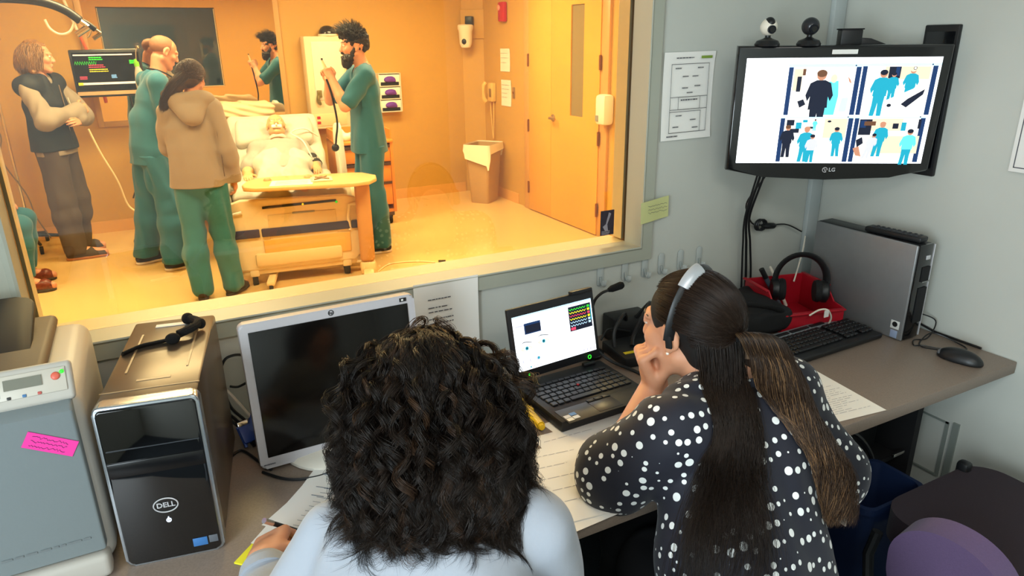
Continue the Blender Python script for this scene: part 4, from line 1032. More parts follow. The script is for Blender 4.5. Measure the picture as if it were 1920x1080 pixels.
# flat monitor
MONF = mat('monitor_frame', '#b2b0b4', .4)
t = thing('flat_monitor', 'grey framed flat monitor with a dark screen under the window', 'monitor', (.323, 1.52, .925)); t.rotation_euler = (R(-6.7), 0, R(.8))
MB().prism(rrect(.41, .35, .012, 5), .03, .006, T(0, .03, 0) @ FRONT, seg=3).build('housing', MONF, t)
MB().box((0, .05, 0), (.3, .05, .25), .02).build('rear_cover', MONF, t)
MB().box((0, .0, .003), (.373, .004, .302), .001).build('screen', mat('lcd_off', '#0b0908', .16, spec=.4), t)
m = MB().tube([(.006*math.cos(2*PI*i/16), -.0008, .165+.006*math.sin(2*PI*i/16)) for i in range(16)], .0009, 5, closed=True); m.build('hp_ring', BLK, t)
text(t, 'hp_letters', 'hp', .010, BLK, T(0, -.0012, .165) @ FRONT)
MB().box((.176, -.0008, .1645), (.017, .002, .009)).build('corner_sticker', BLK, t); MB().box((.174, -.0022, .1645), (.005, .001, .004)).build('sticker_mark', PAPER, t)
m = lines(1, -.198, -.172, -.166, 0, .003, -.0012, 0, 2); m.build('model_print', INK, t)
IM = Matrix.Rotation(R(6.7), 4, 'X')
m = MB().box((0, .1, -.11), (.09, .04, .17), .01); m.build('neck', MONF, t)
m = MB(IM @ T(0, 0, 0)); m.lathe([(0, -.183), (.125, -.183), (.125, -.176), (.115, -.168), (.05, -.16), (0, -.16)], 32, T(-.02, .03, 0)); m.build('foot', mat('foot_cream', '#cfc9bc', .4), t)
props(MB().tube(smooth_path([(.12, 1.5, .745), (.17, 1.44, .745), (.24, 1.42, .745), (.3, 1.45, .745)]), .0035, 6).build('monitor_cable', BLK), 'black cable lying on the desk in front of the flat monitor foot', 'cable')
# cable nest behind the monitor
props(MB().tube(smooth_path([(.075, 1.765, .86), (.08, 1.76, .905), (.1, 1.76, .935), (.14, 1.76, .93), (.16, 1.75, .88), (.12, 1.76, .85), (.095, 1.76, .855)]), .0035, 6).build('loop_cable', BLK), 'black cable loop standing against the wall between tower and flat monitor', 'cable')
props(MB().tube(smooth_path([(.055, 1.74, .9), (.09, 1.7, .86), (.13, 1.66, .8), (.16, 1.62, .78)]), .005, 7).build('grey_cable', mat('cable_grey', '#b0aca2', .5)), 'pale grey cable dropping behind the left edge of the flat monitor', 'cable')
for k, (dx, dy) in enumerate(((0, 0), (.016, .01), (-.01, .02))):
    props(MB().tube(smooth_path([(.06+dx, 1.74, .88), (.07+dx, 1.72, .82), (.095+dx, 1.69, .79), (.11+dx, 1.66+dy, .77), (.13+dx, 1.6+dy, .748)]), .004, 6).build('video_cable', BLK), f'black video cable {("in the middle", "nearest the monitor", "nearest the tower")[k]} of the bundle behind the blue plugs', 'cable', 'video cables behind the blue plugs')
BLUEP = mat('plug_blue', '#1d3c86', .4)
for k, (x, y, z, rz) in enumerate(((.11, 1.64, .775, 20), (.135, 1.655, .79, -10))):
    p = thing('video_plug', ('blue video plug lying lower on the desk behind the flat monitor', 'blue video plug standing higher behind the left edge of the flat monitor')[k], 'plug', (x, y, z), rz, 'blue video plugs')
    p.rotation_euler = (R(50), R(15*k), R(rz)); MB().box((0, 0, 0), (.035, .045, .016), .004).build('shell', BLUEP, p); MB().box((0, .028, 0), (.028, .012, .01), .002).build('connector', CHROME, p)
    m = MB()
    for s_ in (-1, 1): m.cyl((s_*.015, -.03, 0), (s_*.015, .024, 0), .004, 8)
    m.build('screw', BLUEP, p)
props(MB().tube(smooth_path([(.06, 1.6, .745), (.09, 1.62, .745), (.12, 1.55, .745), (.14, 1.5, .745)]), .0035, 6).build('floor_loop', BLK), 'black cable crossing the desk between tower and flat monitor', 'cable')
# laptop
LB = mat('laptop_black', '#15161a', .45, bump=.15, bs=500); LBK = mat('laptop_key', '#1b1c20', .4)
lap = thing('laptop', 'open black laptop with a bright screen in front of the dotted dress', 'laptop', (.962, 1.545, DZ), 2)
MB().box((0, -.1, .0165), (.302, .25, .031), .006).build('base', LB, lap)
MB().box((.002, -.205, .0325), (.28, .07, .002), .0005).build('palm_rest', mat('palm_grey', '#2b2a2b', .4), lap)
MB().box((.0, -.206, .0338), (.075, .052, .001), .0004).build('touchpad', mat('pad_grey', '#3a3838', .35), lap)
for k in range(3): MB().box((-.025+.025*k, -.172, .0345), (.023, .012, .003), .001).build('pad_button', LBK, lap)
nk = 0
for r_ in range(6):
    y = -.03-.0215*r_; x = -.138+.002*r_
    while x < .128:
        w_ = .0205
        if r_ == 5 and -.07 < x < -.02: w_ = .1
        if r_ in (2, 3, 4) and (x < -.13): w_ = .028
        w_ = min(w_, .14-x); h_ = .0175 if r_ else .011
        MB().box((x+w_/2, y, .0345), (w_-.0025, h_, .004), .0015, seg=1).build('key', LBK, lap); x += w_; nk += 1
MB().ball((-.005, -.085, .038), (.004, .004, .003)).build('red_pointer', RED, lap)
for k, (x, y, c) in enumerate(((-.105, -.205, '#3d7fc0'), (-.105, -.222, '#cfd3d6'), (-.125, -.21, '#c9c9cc'), (-.125, -.225, '#d8d4c8'))): MB().box((x, y, .0338), (.018, .013, .0006)).build('sticker', mat('lapst%d' % k, c, .4), lap)
LT = T(-.004, .008, .05) @ RX(-12.66) @ RZ(0) @ T(0, 0, .1)
LT = Matrix.Rotation(R(3.2), 4, 'Z') @ LT
MB().box((0, .006, .0), (.302, .012, .205), .004, LT).build('lid', LB, lap)
sc = MB().quad((-.1385, -.0006, -.078), (.1385, -.0006, -.078), (.1385, -.0006, .078), (-.1385, -.0006, .078), LT @ T(0, 0, .0)).build('screen', mat('laptop_white', '#ffffff', .3, emit='#eef6ff', es=1.5), lap)
MB().box((.105, .0, .105), (.075, .02, .012), .003, LT).build('webcam_clip', BLK, lap)
MB().ball((-.105, -.001, -.092), (.003, .002, .003), LT).build('green_lamp', GRN, lap)
MB().tube([(.11+.0055*math.cos(2*PI*i/14), -.001, -.094+.0055*math.sin(2*PI*i/14)) for i in range(14)], .0012, 5, LT, closed=True).build('power_ring', GRN, lap)
for x in (-.1, .1): MB().cyl((x-.02, .011, .036), (x+.02, .011, .036), .007, 10).build('hinge', BLK, lap)
W, H = .277, .156
pl = Pic()
_uv = uv
def uv(u, v, k=1): return tuple(LT @ V(((u-.5)*.277, -.0008-.00012*k, (.5-v)*.156)))
pl.rect('ltblue', 0, 0, 1, .03); pl.rect('lilac', .02, .17, .32, .2); pl.rect('navy', .13, .16, .33, .36); pl.rect('dark', .145, .2, .325, .34); pl.rect('pale', .03, .205, .13, .36)
pl.view('vital_signs'); pl.rect('dark', .69, .07, .985, .53)
for i, c in enumerate(('green', 'yellow', 'red', 'yellow', 'ltblue', 'ltblue')):
    E_.setdefault(c, {'green': GRN, 'yellow': YELE, 'red': REDE}.get(c, E_.get(c)))
    y = .12+.06*i
    for k in range(12):
        a, b_ = .7+.018*k, .718+.018*k; o1, o2 = ((.016 if k % 2 else -.012), (-.012 if k % 2 else .016))
        pl.poly(c, [(a, y+o1+.014), (b_, y+o2+.014), (b_, y+o2), (a, y+o1)])
    pl.rect(c, .935, y-.015, .965, y+.025)
pl.rect('red', .7, .46, .76, .51); pl.rect('teal', .97, .12, .983, .4)
for u, v, s_ in ((.13, .6, 1), (.34, .55, -1)):
    pl.view('eye_picture')
    pl.poly('beige', [(u-.075, v+.01), (u-.04, v+.045), (u+.03, v+.04), (u+.07, v), (u+.03, v-.03), (u-.04, v-.03)])
    pl.poly('pale', [(u-.06, v+.01), (u-.03, v+.035), (u+.03, v+.03), (u+.055, v), (u+.02, v-.022), (u-.03, v-.02)])
    pl.oval('teal', u, v+.005, .02, .034); pl.oval('dark', u, v+.005, .009, .016)
    pl.poly('dark', [(u-.09, v-.07), (u-.03, v-.125), (u+.07, v-.09), (u+.07, v-.08), (u-.03, v-.11)])
pl.view('icon_row')
for i in range(3): pl.oval('lilac', .08+.085*i, .83, .025, .035); pl.oval('pale' if i != 2 else 'teal', .085+.085*i, .83, .014, .025)
for i in range(5): pl.oval('teal' if i == 1 else 'lilac', .11+.04*i, .955, .009, .016)
for i in range(4): pl.oval('lilac', .83+.045*i, .94, .011, .018)
pl.rect('lilac', .62, .1, .625, .11)
pl.done(sc)
uv = _uv
t = thing('yellow_marker', 'thick yellow tube marker lying along the left side of the laptop', 'marker', (.79, 1.44, DZ+.0125)); t.rotation_euler = (0, 0, R(-6))
MB().cyl((0, -.085, 0), (0, .085, 0), .0115, 18).tube([(0, -.086, 0), (0, -.094, 0)], [.0095, .008], 16).build('barrel', mat('yellow_plastic', '#eec21a', .35), t); MB().box((.008, .0, .006), (.012, .02, .004), .001).build('clip', mat('yellow_clip', '#d8a818', .4), t)
t = thing('gooseneck_microphone', 'black gooseneck microphone bending up behind the laptop', 'microphone', (1.14, 1.67, DZ))
MB().lathe([(0, 0), (.04, 0), (.045, .012), (.03, .022), (0, .024)], 22).build('base', BLK, t)
MB().tube(smooth_path([(0, 0, .02), (.0, 0, .12), (.008, -.004, .18), (.03, -.008, .205), (.055, -.01, .212)]), .0045, 8).build('gooseneck', BLK, t)
MB().tube([(.055, -.01, .212), (.068, -.011, .215), (.1, -.013, .221), (.108, -.013, .222)], [.006, .011, .0125, .009], 12).build('head', FOAM, t)
t = thing('power_adapter', 'black power adapter box on the desk against the wall behind the laptop', 'adapter', (1.325, 1.735, DZ), -4)
MB().box((0, 0, .045), (.14, .07, .085), .006).build('case', BLK, t)
t = thing('control_box', 'low black device with a yellow label strip on the desk right of the laptop', 'box', (1.27, 1.6, DZ), -6)
MB().box((0, 0, .018), (.17, .15, .034), .006).build('case', BLK, t); MB().box((-.03, -.04, .0357), (.08, .014, .001), 0).build('yellow_label', mat('label_yellow', '#d8c41c', .5), t)
for k, p in enumerate(([(1.3, 1.7, .82), (1.26, 1.66, .86), (1.21, 1.64, .82), (1.2, 1.62, .76)], [(1.34, 1.7, .82), (1.36, 1.66, .88), (1.31, 1.62, .87), (1.27, 1.62, .8), (1.25, 1.6, .777)], [(1.16, 1.64, .8), (1.2, 1.66, .82), (1.26, 1.68, .8), (1.31, 1.69, .78)], [(1.12, 1.62, .79), (1.15, 1.57, .76), (1.19, 1.5, .746), (1.2, 1.42, .746)])):
    props(MB().tube(smooth_path(p), (.006, .007, .003, .005)[k], 7).build('adapter_cable', BLK), ('black cable arching from the power adapter to the desk behind the laptop', 'thickest black cable curling over the low black device', 'thin black cable lying between laptop and power adapter', 'black cable running forward along the right side of the laptop')[k], 'cable', 'cables behind the laptop')
# writing papers under the hand
tb = mat('table_ink', '#77808c', .8)
def form_sheet(label, x, y, rz, z, grid):
    t = desk_sheet(label, x, y, rz, z=z, rows=0)
    if grid:
        m = MB()
        for i in range(13): m.box((.02, .09-.016*i, .0012), (.15, .0008, .0003))
        for i in range(7): m.box((-.03+.02*i, -.004, .0012), (.0008, .19, .0003))
        m.box((0, .108, .0012), (.17, .004, .0003)); m.box((-.055, .06, .0012), (.04, .002, .0003)); m.box((-.055, .03, .0012), (.03, .002, .0003))
        m.build('table_print', tb, t)
    return t
form_sheet('form sheet with a printed table under the writing hand', .232, 1.285, -42, .0065, True)
form_sheet('sheet directly under the form with the printed table', .247, 1.297, -37, .0058, False)
form_sheet('sheet sticking out at the top of the writing stack', .263, 1.31, -50, .0052, False)
t = thing('yellow_pad', 'yellow writing pad under the sheets beside the writing hand', 'notepad', (.2, 1.245, DZ), -44)
MB().box((0, 0, .0025), (.216, .29, .004), .001).build('pad', mat('pad_yellow', '#e3d92e', .7), t); MB().box((0, .135, .0047), (.216, .02, .0006)).build('binding', mat('pad_edge', '#c9bd20', .7), t)
# ------------------------------------------------------------------ people
SKIN = mat('skin', '#c98d6e', .5, sss=.12, noise=.05, ns=25); SKIN2 = mat('skin_fair', '#d79a78', .5, sss=.12, noise=.05, ns=25); SKINP = mat('manikin_skin', '#d9a878', .45)
EYEW = mat('eye_white', '#e8e2da', .2); IRIS = mat('iris', '#3a2a1c', .15); LIP = mat('lip', '#b0665a', .45)
TEAL = mat('teal_scrub', '#1b6076', .85, sheen=.2, bump=.25, bs=40); TEAL2 = mat('teal_scrub_faded', '#276c7a', .85, sheen=.2, bump=.25, bs=40)
VEST = mat('vest_navy', '#1c212b', .7, bump=.2, bs=40); SLEEVE = mat('sleeve_grey', '#93877a', .9, bump=.2, bs=60); TROUS = mat('trouser_brown', '#4f4239', .9, bump=.2, bs=60)
HOOD = mat('hoodie_beige', '#897c6d', .9, sheen=.2, bump=.2, bs=60)
HDARK = mat('hair_dark', '#1d130e', .5, bump=.6, bs=90); HBROWN = mat('hair_brown', '#3a2416', .5, bump=.6, bs=90); HSAND = mat('hair_sandy', '#8a6238', .5, bump=.6, bs=90); HSHAV = mat('hair_shaved', '#8a5f45', .7)
def P3(M, p): return tuple(M @ V(p))
def head(b, M, s=1.0, nose=1.0, ears=True):
    """a face built into the body surface; M places the head centre, +Y is where it looks"""
    A = M.to_3x3()
    def E(c, r, k=.012, neg=False, X=None): b.ell(P3(M, V(c)*s), tuple(q*s for q in r), (A @ X.to_3x3()) if X is not None else A, k*s, neg)
    def C(a, c, r0, r1, k=.012, neg=False): b.cap(P3(M, V(a)*s), P3(M, V(c)*s), r0*s, r1*s, k*s, neg)
    E((0, -.014, .034), (.074, .095, .078)); E((0, .032, -.028), (.057, .06, .084), .02)
    for q in (-1, 1):
        C((q*.046, .0, -.052), (q*.018, .064, -.09), .023, .02, .02); E((q*.038, .06, -.018), (.024, .026, .022), .015)
        E((q*.031, .095, .015), (.018, .013, .011), .014, True)
        E((q*.031, .08, .014), (.0125, .0125, .0125), .003)
        C((q*.016, .086, .031), (q*.046, .072, .03), .009, .007, .012)
        E((q*.0115, .102, -.026), (.009, .01, .008), .006)
        if ears:
            E((q*.076, -.006, .002), (.009, .02, .032), .008, False, RX(-12)); E((q*.083, .0, .004), (.006, .011, .018), .004, True, RX(-12)); E((q*.077, .002, -.025), (.007, .01, .011), .006)
    C((0, .086, .018), (0, .106*(.5+.5*nose), -.02), .0085, .0125, .012)
    E((0, .074, -.098), (.02, .017, .016), .02)
    E((0, .091, -.053), (.023, .009, .0055), .006); E((0, .089, -.064), (.019, .01, .0065), .006); E((0, .099, -.0585), (.02, .006, .0012), .003, True)
def eyes(M, s, parent):
    for q in (-1, 1):
        e = MB().ball(P3(M, V((q*.031, .0795, .014))*s), .0122*s).build('eye', EYEW, parent)
        MB().ball(P3(M, V((q*.031, .0872, .0135))*s), (.0062*s, .0052*s, .0062*s)).build('iris', IRIS, e)
def hand(b, W, d, nrm, curl=(20, 25, 15), side=1, s=1.0, spread=3, thumb=(0, 0), curls=None, k=.006):
    """palm, four bent fingers and a thumb; W wrist, d toward the knuckles, nrm out of the back of the hand, side +1/-1 puts the thumb on +x/-x"""
    y = V(d).normalized(); z = V(nrm); z = (z-y*z.dot(y)).normalized(); x = y.cross(z)
    M = Matrix((x, y, z)).transposed().to_4x4(); M.translation = V(W)
    A = M.to_3x3(); Q = lambda p: P3(M, V(p)*s)
    b.rbox(Q((0, .048, 0)), (.04*s, .045*s, .0135*s), .012*s, A, .012)
    b.cap(Q((0, -.03, 0)), Q((0, .03, 0)), .026*s, .03*s, .015, flat=(A @ V((0, 0, 1)), .7))
    tips = []
    for i, (xx, L, r) in enumerate(((.03, .074, .0092), (.0105, .082, .0095), (-.0095, .077, .009), (-.029, .06, .008))):
        cu = curls[i] if curls else curl
        p = V((side*xx, .088-abs(i-1.2)*.003, 0)); a = 0; pts = [p]
        for seg, cd in zip((.46, .3, .24), cu):
            a -= R(cd)
            dv = V((side*xx*.02*spread, math.cos(a), math.sin(a))).normalized()
            p = p+dv*L*seg; pts.append(p)
        b.cap(Q((side*xx, .06, 0)), Q(pts[0]), r*1.05*s, r*1.08*s, k)
        for j in range(3): b.cap(Q(pts[j]), Q(pts[j+1]), (r-.0006*j)*s, (r-.0006*(j+1))*s, .003)
        tips.append(M @ (pts[-1]*s))
    tx, tz = thumb
    p0 = V((side*.026, .018, -.008)); p1 = p0+V((side*(.034+tx*.02), .03, -.012+tz*.02)); p2 = p1+V((side*(.008-abs(tx)*.03), .03, -.008+tz*.015)); p3 = p2+V((side*(-.004-abs(tx)*.012), .024, -.004))
    b.cap(Q(p0), Q(p1), .0155*s, .012*s, .01); b.cap(Q(p1), Q(p2), .0115*s, .0105*s, .004); b.cap(Q(p2), Q(p3), .0105*s, .0085*s, .003)
    return tips, M
def frame_to(c, f, up=(0, 0, 1), roll=0):
    """matrix at c whose +Y looks along f"""
    y = V(f).normalized(); x = y.cross(V(up)).normalized(); z = x.cross(y)
    M = Matrix((x, y, z)).transposed().to_4x4(); M.translation = V(c); return M @ RY(roll)
class Fig:
    def __init__(s, name, label, loc, rz, j, h=.0055, k=1.0, cat='person'):
        s.o = thing(name, label, cat, loc, rz); s.j = j; s.h = h; s.k = k
    def bounds(s, pad=.14):
        A = np.array([tuple(v) for k_, v in s.j.items() if k_ not in ('head', 'hdL', 'hdR', 'chest_fwd')]+[tuple(s.j['head'].translation)]); return A.min(0)-pad-.06, A.max(0)+pad+.06
    def torso(s, b, o, k=.04):
        j, q = s.j, s.k
        f = V(j['chest_fwd'])
        b.cap(j['pelvis'], j['waist'], (.158+o)*q, (.145+o)*q, k, flat=(f, .68)); b.cap(j['waist'], j['chest'], (.145+o)*q, (.165+o)*q, k, flat=(f, .66))
        b.cap(j['chest'], V(j['chest']).lerp(V(j['neck']), .75), (.16+o)*q, (.09+o)*q, k, flat=(f, .66))
        b.cap(V(j['shL']).lerp(V(j['neck']), .1), V(j['shR']).lerp(V(j['neck']), .1), (.058+o)*q, None, k)
    def arm(s, b, S, o=0, to=1.0, w=0, k=.02):
        j, q = s.j, s.k; A, B, C = V(j['sh'+S]), V(j['el'+S]), V(j['wr'+S])
        if to <= 1: b.cap(A, A.lerp(B, to), (.053+o)*q, (.043+o+w)*q, k); return
        b.cap(A, B, (.053+o)*q, (.042+o+w)*q, k); C2 = B.lerp(C, to-1); r = .042+(.028-.042)*(to-1)
        b.cap(B, B.lerp(C2, .3), (.042+o+w)*q, (.043+o+w)*q, k); b.cap(B.lerp(C2, .3), C2, (.043+o+w)*q, (r+o+w)*q, k)
    def leg(s, b, S, o=0, to=2, w=0, k=.03):
        j, q = s.j, s.k; A, B, C = V(j['hip'+S]), V(j['kn'+S]), V(j['an'+S])
        b.cap(A, B, (.09+o)*q, (.058+o+w*.6)*q, k)
        if to > 1:
            D = B.lerp(C, to-1); b.cap(B, B.lerp(C, .35), (.056+o+w*.6)*q, (.056+o+w*.8)*q, k); b.cap(B.lerp(C, .35), D, (.056+o+w*.8)*q, (.036+o+w)*q, k)
    def body(s, skin, hands=True, nose=1.0, hs=1.0):
        lo, hi = s.bounds(); b = Blob(lo, hi, s.h); j = s.j; q = s.k
        s.torso(b, 0)
        for S in 'LR':
            s.arm(b, S, 0, 2); s.leg(b, S)
            t = V(j['toe'+S]); a = V(j['an'+S]); b.cap(a, t.lerp(a, .1), .036*q, .03*q, .02)
            if 'hd'+S in j and hands:
                d, n, kw = j['hd'+S]; hand(b, j['wr'+S], d, n, side=(1 if S == 'L' else -1), s=q*.95, **kw)
        H = j['head']; b.cap(V(j['neck'])-V((0, 0, .03)), H @ V((0, -.02, -.06)), .058*q, .053*q, .03)
        head(b, H, q*hs, nose)
        s.b = b.build('body', skin, s.o); eyes(H, q*hs, s.b); return s
    def bounds_j(s): return s
    def top(s, m, sleeve=.75, hem=.78, o=.014, w=.012, neck=True, fold=.008, seed=0, name='scrub_top', hw=.02, vneck=.09):
        lo, hi = s.bounds(.12); b = Blob(lo, hi, s.h); j = s.j; q = s.k
        s.torso(b, o)
        if sleeve:
            for S in 'LR': s.arm(b, S, o, sleeve, w)
        p = V(j['pelvis']); f = V(j['chest_fwd'])
        c = V((p.x, p.y, hem*q if q > .5 else hem)); b.cap(V(j['waist']), c+V((0, 0, -.06)), (.15+o)*q, (.172+o+hw)*q, .05, flat=(f, .72))
        if fold: b.fn(lambda P: fold*np.sin(vnoise(P*np.array((1, 1, .45)), 8, seed)*5+P[:, 0]*20+P[:, 2]*9)*.7); b.warp(fold*1.2, 12, seed+3, (1, 1, .5))
        b.cut((0, 0, hem), (0, 0, -1))
        n = V(j['neck'])
        if neck:
            b.cap(n-V((0, 0, .02))+f*.03, n+V((0, 0, .14)), .066*q, .075*q, .004, True)
            b.cap(n+f*.1-V((0, 0, vneck)), n+f*.09+V((0, 0, .1)), .012, .06, .004, True)
        if sleeve and sleeve <= 1:
            pass
        s.t = b.build(name, m, s.o); return s
    def pants(s, m, top=.9, w=.03, o=.014, fold=.011, seed=1, cuff=.05, name='scrub_trousers'):
        lo, hi = s.bounds(.12); hi[2] = min(hi[2], top*1.0+.06); b = Blob(lo, hi, s.h); j = s.j; q = s.k
        b.cap(j['pelvis'], V(j['pelvis'])+V((0, 0, .1)), (.16+o)*q, (.15+o)*q, .04, flat=(V(j['chest_fwd']), .7))
        for S in 'LR': s.leg(b, S, o, 2, w)
        b.fn(lambda P: fold*.6*np.sin(vnoise(P*np.array((1, 1, .5)), 9, seed)*4+(P[:, 0]+P[:, 1])*24+P[:, 2]*10)); b.warp(fold, 14, seed+2, (1, 1, .4))
        b.cut((0, 0, top), (0, 0, 1)); b.cut((0, 0, cuff), (0, 0, -1))
        s.p = b.build(name, m, s.o); return s
    def shoes(s, m, sole, name='shoe', L=1.0):
        j, q = s.j, s.k
        for S in 'LR':
            a, t = V(j['an'+S]), V(j['toe'+S]); g = a.z-.085*q
            a0 = V((a.x, a.y, g)); t0 = V((t.x, t.y, g)); d = (t0-a0).normalized(); hb = a0-d*.045*q
            lo = [min(hb[i], t0[i])-.09 for i in range(3)]; hi = [max(hb[i], t0[i])+.16 for i in range(3)]
            b = Blob(lo, hi, .004); z = V((0, 0, 1))
            b.cap(hb+z*.045*q, a0+d*.1*q+z*.05*q, .038*q, .042*q, .02); b.cap(a0+d*.1*q+z*.04*q, t0+z*.032*q-d*.03, .042*q, .034*q, .02); b.cap(a0+z*.05*q, a0+z*.1*q, .042*q, .038*q, .02)
            b.cut((0, 0, g+.012), (0, 0, -1))
            sh = b.build(name, m, s.o)
            b = Blob(lo, hi, .004); b.cap(hb+z*.012, a0+d*.1*q+z*.012, .04*q, .045*q, .01); b.cap(a0+d*.1*q+z*.012, t0+z*.012-d*.03, .045*q, .038*q, .01); b.cut((0, 0, g+.022), (0, 0, 1)); b.cut((0, 0, g+.001), (0, 0, -1)); b.build('sole', sole, sh)
        return s
def stand_j(sc=1.0, lean=0, **kw):
    """joints of a standing adult, 1.75 m at sc 1, looking along +Y"""
    q = sc
    j = dict(pelvis=(0, 0, .95*q), waist=(0, 0, 1.1*q), chest=(0, 0, 1.27*q), neck=(0, -.01, 1.47*q), chest_fwd=(0, 1, 0), shL=(-.18*q, 0, 1.42*q), shR=(.18*q, 0, 1.42*q),
             elL=(-.24*q, -.03, 1.14*q), elR=(.24*q, -.03, 1.14*q), wrL=(-.25*q, .04, .9*q), wrR=(.25*q, .04, .9*q), hipL=(-.09*q, 0, .92*q), hipR=(.09*q, 0, .92*q),
             knL=(-.1*q, .02, .5*q), knR=(.1*q, .02, .5*q), anL=(-.1*q, -.02, .085*q), anR=(.1*q, -.02, .085*q), toeL=(-.12*q, .17*q, .03), toeR=(.12*q, .17*q, .03), head=frame_to((0, .03, 1.625*q), (0, 1, 0)))
    j.update(kw); return j
def hairblob(parent, M, s, prims, m, name='hair', h=.0045, bump=(.006, 45), cuts=(), neg=(), seed=3, bump2=None):
    c = M.translation; b = Blob(c-V((.22, .22, .36))*s, c+V((.22, .22, .22))*s, h)
    A = M.to_3x3()
    for p in prims:
        if p[0] == 'e': b.ell(P3(M, V(p[1])*s), tuple(q*s for q in p[2]), A, .02)
        else: b.cap(P3(M, V(p[1])*s), P3(M, V(p[2])*s), p[3]*s, p[4]*s, .02)
    for p in neg: b.ell(P3(M, V(p[0])*s), tuple(q*s for q in p[1]), A, .012, True)
    for p, n in cuts: b.cut(P3(M, V(p)*s), A @ V(n), .012)
    b.warp(bump[0], bump[1], seed)
    if bump2: b.warp(bump2[0], bump2[1], seed+5)
    return b.build(name, m, parent, 0)

NAVYS = mat('shoe_navy', '#22283c', .6); SOLEW = mat('sole_white', '#d9cfc4', .5); SHOEB = mat('shoe_grey', '#4a4038', .8); SOLEB = mat('sole_gum', '#a8683a', .6); SHOED = mat('shoe_dark', '#2a211c', .6)
# bearded person raising a scope
j = stand_j(1.02, shL=(-.17, .02, 1.44), shR=(.17, .02, 1.44), elL=(-.2, .2, 1.225), elR=(.16, .25, 1.25), wrL=(-.09, .265, 1.425), wrR=(.04, .27, 1.41), head=frame_to((0, .055, 1.655), (.02, 1, -.06)), chest_fwd=(0, 1, 0),
            hdL=((.5, .35, 1), (-.6, -.3, .5), dict(curls=((70, 70, 40), (75, 75, 40), (80, 75, 40), (80, 75, 40)), thumb=(.3, .6))), hdR=((-.3, .3, 1), (.7, -.3, .3), dict(curls=((60, 60, 40), (75, 75, 40), (80, 75, 40), (80, 75, 40)), thumb=(.3, .6))),
            anL=(-.1, -.02, .085), anR=(.09, .03, .085), toeL=(-.1, .16, .03), toeR=(.1, .2, .03))
D = Fig('person', 'bearded person in teal scrubs raising a scope with both hands beside the bed', (1.64, 5.67, 0), 86, j)
D.body(SKIN2).top(TEAL, sleeve=.78, hem=.84, seed=2, w=.016).pants(TEAL, seed=4, w=.035).shoes(NAVYS, SOLEW)
hairblob(D.o, j['head'], 1.0, [('e', (0, -.02, .05), (.078, .095, .072)), ('e', (0, .03, .085), (.066, .07, .045)), ('e', (0, -.07, .01), (.066, .05, .07))], HDARK, neg=[((0, .1, -.04), (.085, .075, .105)), ((.085, .02, -.02), (.03, .035, .045)), ((-.085, .02, -.02), (.03, .035, .045))], bump=(.016, 38), bump2=(.008, 90), h=.0035)
hairblob(D.o, j['head'], 1.0, [('e', (0, .06, -.085), (.058, .05, .05)), ('e', (0, .075, -.12), (.04, .035, .04)), ('c', (-.066, .012, -.02), (-.045, .05, -.08), .012, .024), ('c', (.066, .012, -.02), (.045, .05, -.08), .012, .024), ('c', (-.02, .098, -.043), (.02, .098, -.043), .009, .009)], HDARK, 'beard', h=.0035, bump=(.007, 70), neg=[((0, .11, -.0585), (.018, .02, .0065)), ((0, .0, -.06), (.05, .05, .06))])
MB().tube([P3(j['head'], (-.045, .078, .036)), P3(j['head'], (-.016, .092, .036))], .0035, 6).tube([P3(j['head'], (.045, .078, .036)), P3(j['head'], (.016, .092, .036))], .0035, 6).build('eyebrows', HDARK, D.o)
MB().box((-.172, .02, 1.26), (.004, .09, .1), .002).build('chest_pocket', TEAL, D.t)
t = thing('scope', 'pale scope with a long black cord held up by the bearded person', 'scope', (1.64, 5.67, 0), 86)
hc = V((-.03, .295, 1.5))
MB().tube([hc+V((.0, .0, -.08)), hc+V((0, .0, .0)), hc+V((0, .02, .06))], [.012, .014, .008], 10).build('handle', BEIGE2, t); MB().cyl(hc+V((0, .02, .06)), hc+V((0, .02, .075)), .007, 10).build('eyepiece', BLK, t)
MB().tube(smooth_path([hc+V((0, .0, -.08)), (-.06, .27, 1.3), (-.07, .25, 1.1), (-.08, .27, .98), (-.08, .28, .92)]), .008, 8).build('cord', BLK, t); MB().ball((-.08, .285, .9), (.025, .03, .03)).build('end_piece', BLK, t)
# shaven-headed person bending over the bed
j = stand_j(1.0, pelvis=(0, 0, .95), waist=(0, .03, 1.1), chest=(0, .1, 1.27), neck=(0, .16, 1.47), shL=(-.18, .13, 1.42), shR=(.18, .11, 1.415), elL=(-.2, .3, 1.2), elR=(.19, .13, 1.12), wrL=(-.1, .5, 1.08), wrR=(.1, .36, 1.04),
            head=frame_to((0, .235, 1.635), (.0, 1, -.5)), anL=(-.17, -.12, .085), anR=(.18, .0, .085), knL=(-.13, -.02, .5), knR=(.14, .04, .5), toeL=(-.19, .07, .03), toeR=(.2, .2, .03),
            hdL=((.2, 1, -.4), (-.3, .2, 1), {}), hdR=((-.2, 1, -.2), (.3, .2, 1), {}))
B_ = Fig('person', 'shaven-headed person in teal scrubs with a stethoscope bending over the bed', (.03, 6.12, 0), -76, j)
B_.body(SKIN).top(TEAL, sleeve=.85, hem=.83, seed=7, w=.02).pants(TEAL, seed=9, w=.04, cuff=.06).shoes(NAVYS, SOLEW)
hairblob(B_.o, j['head'], 1.0, [('e', (0, -.016, .034), (.0755, .0965, .0795))], HSHAV, 'cropped_hair', bump=(.001, 60), neg=[((0, .085, .03), (.1, .075, .12)), ((0, .02, -.07), (.12, .1, .075)), ((0, .02, .14), (.05, .1, .035))])
n = V(j['neck'])
st = thing('stethoscope', 'black stethoscope hanging around the neck of the shaven-headed person', 'stethoscope', (.03, 6.12, 0), -76)
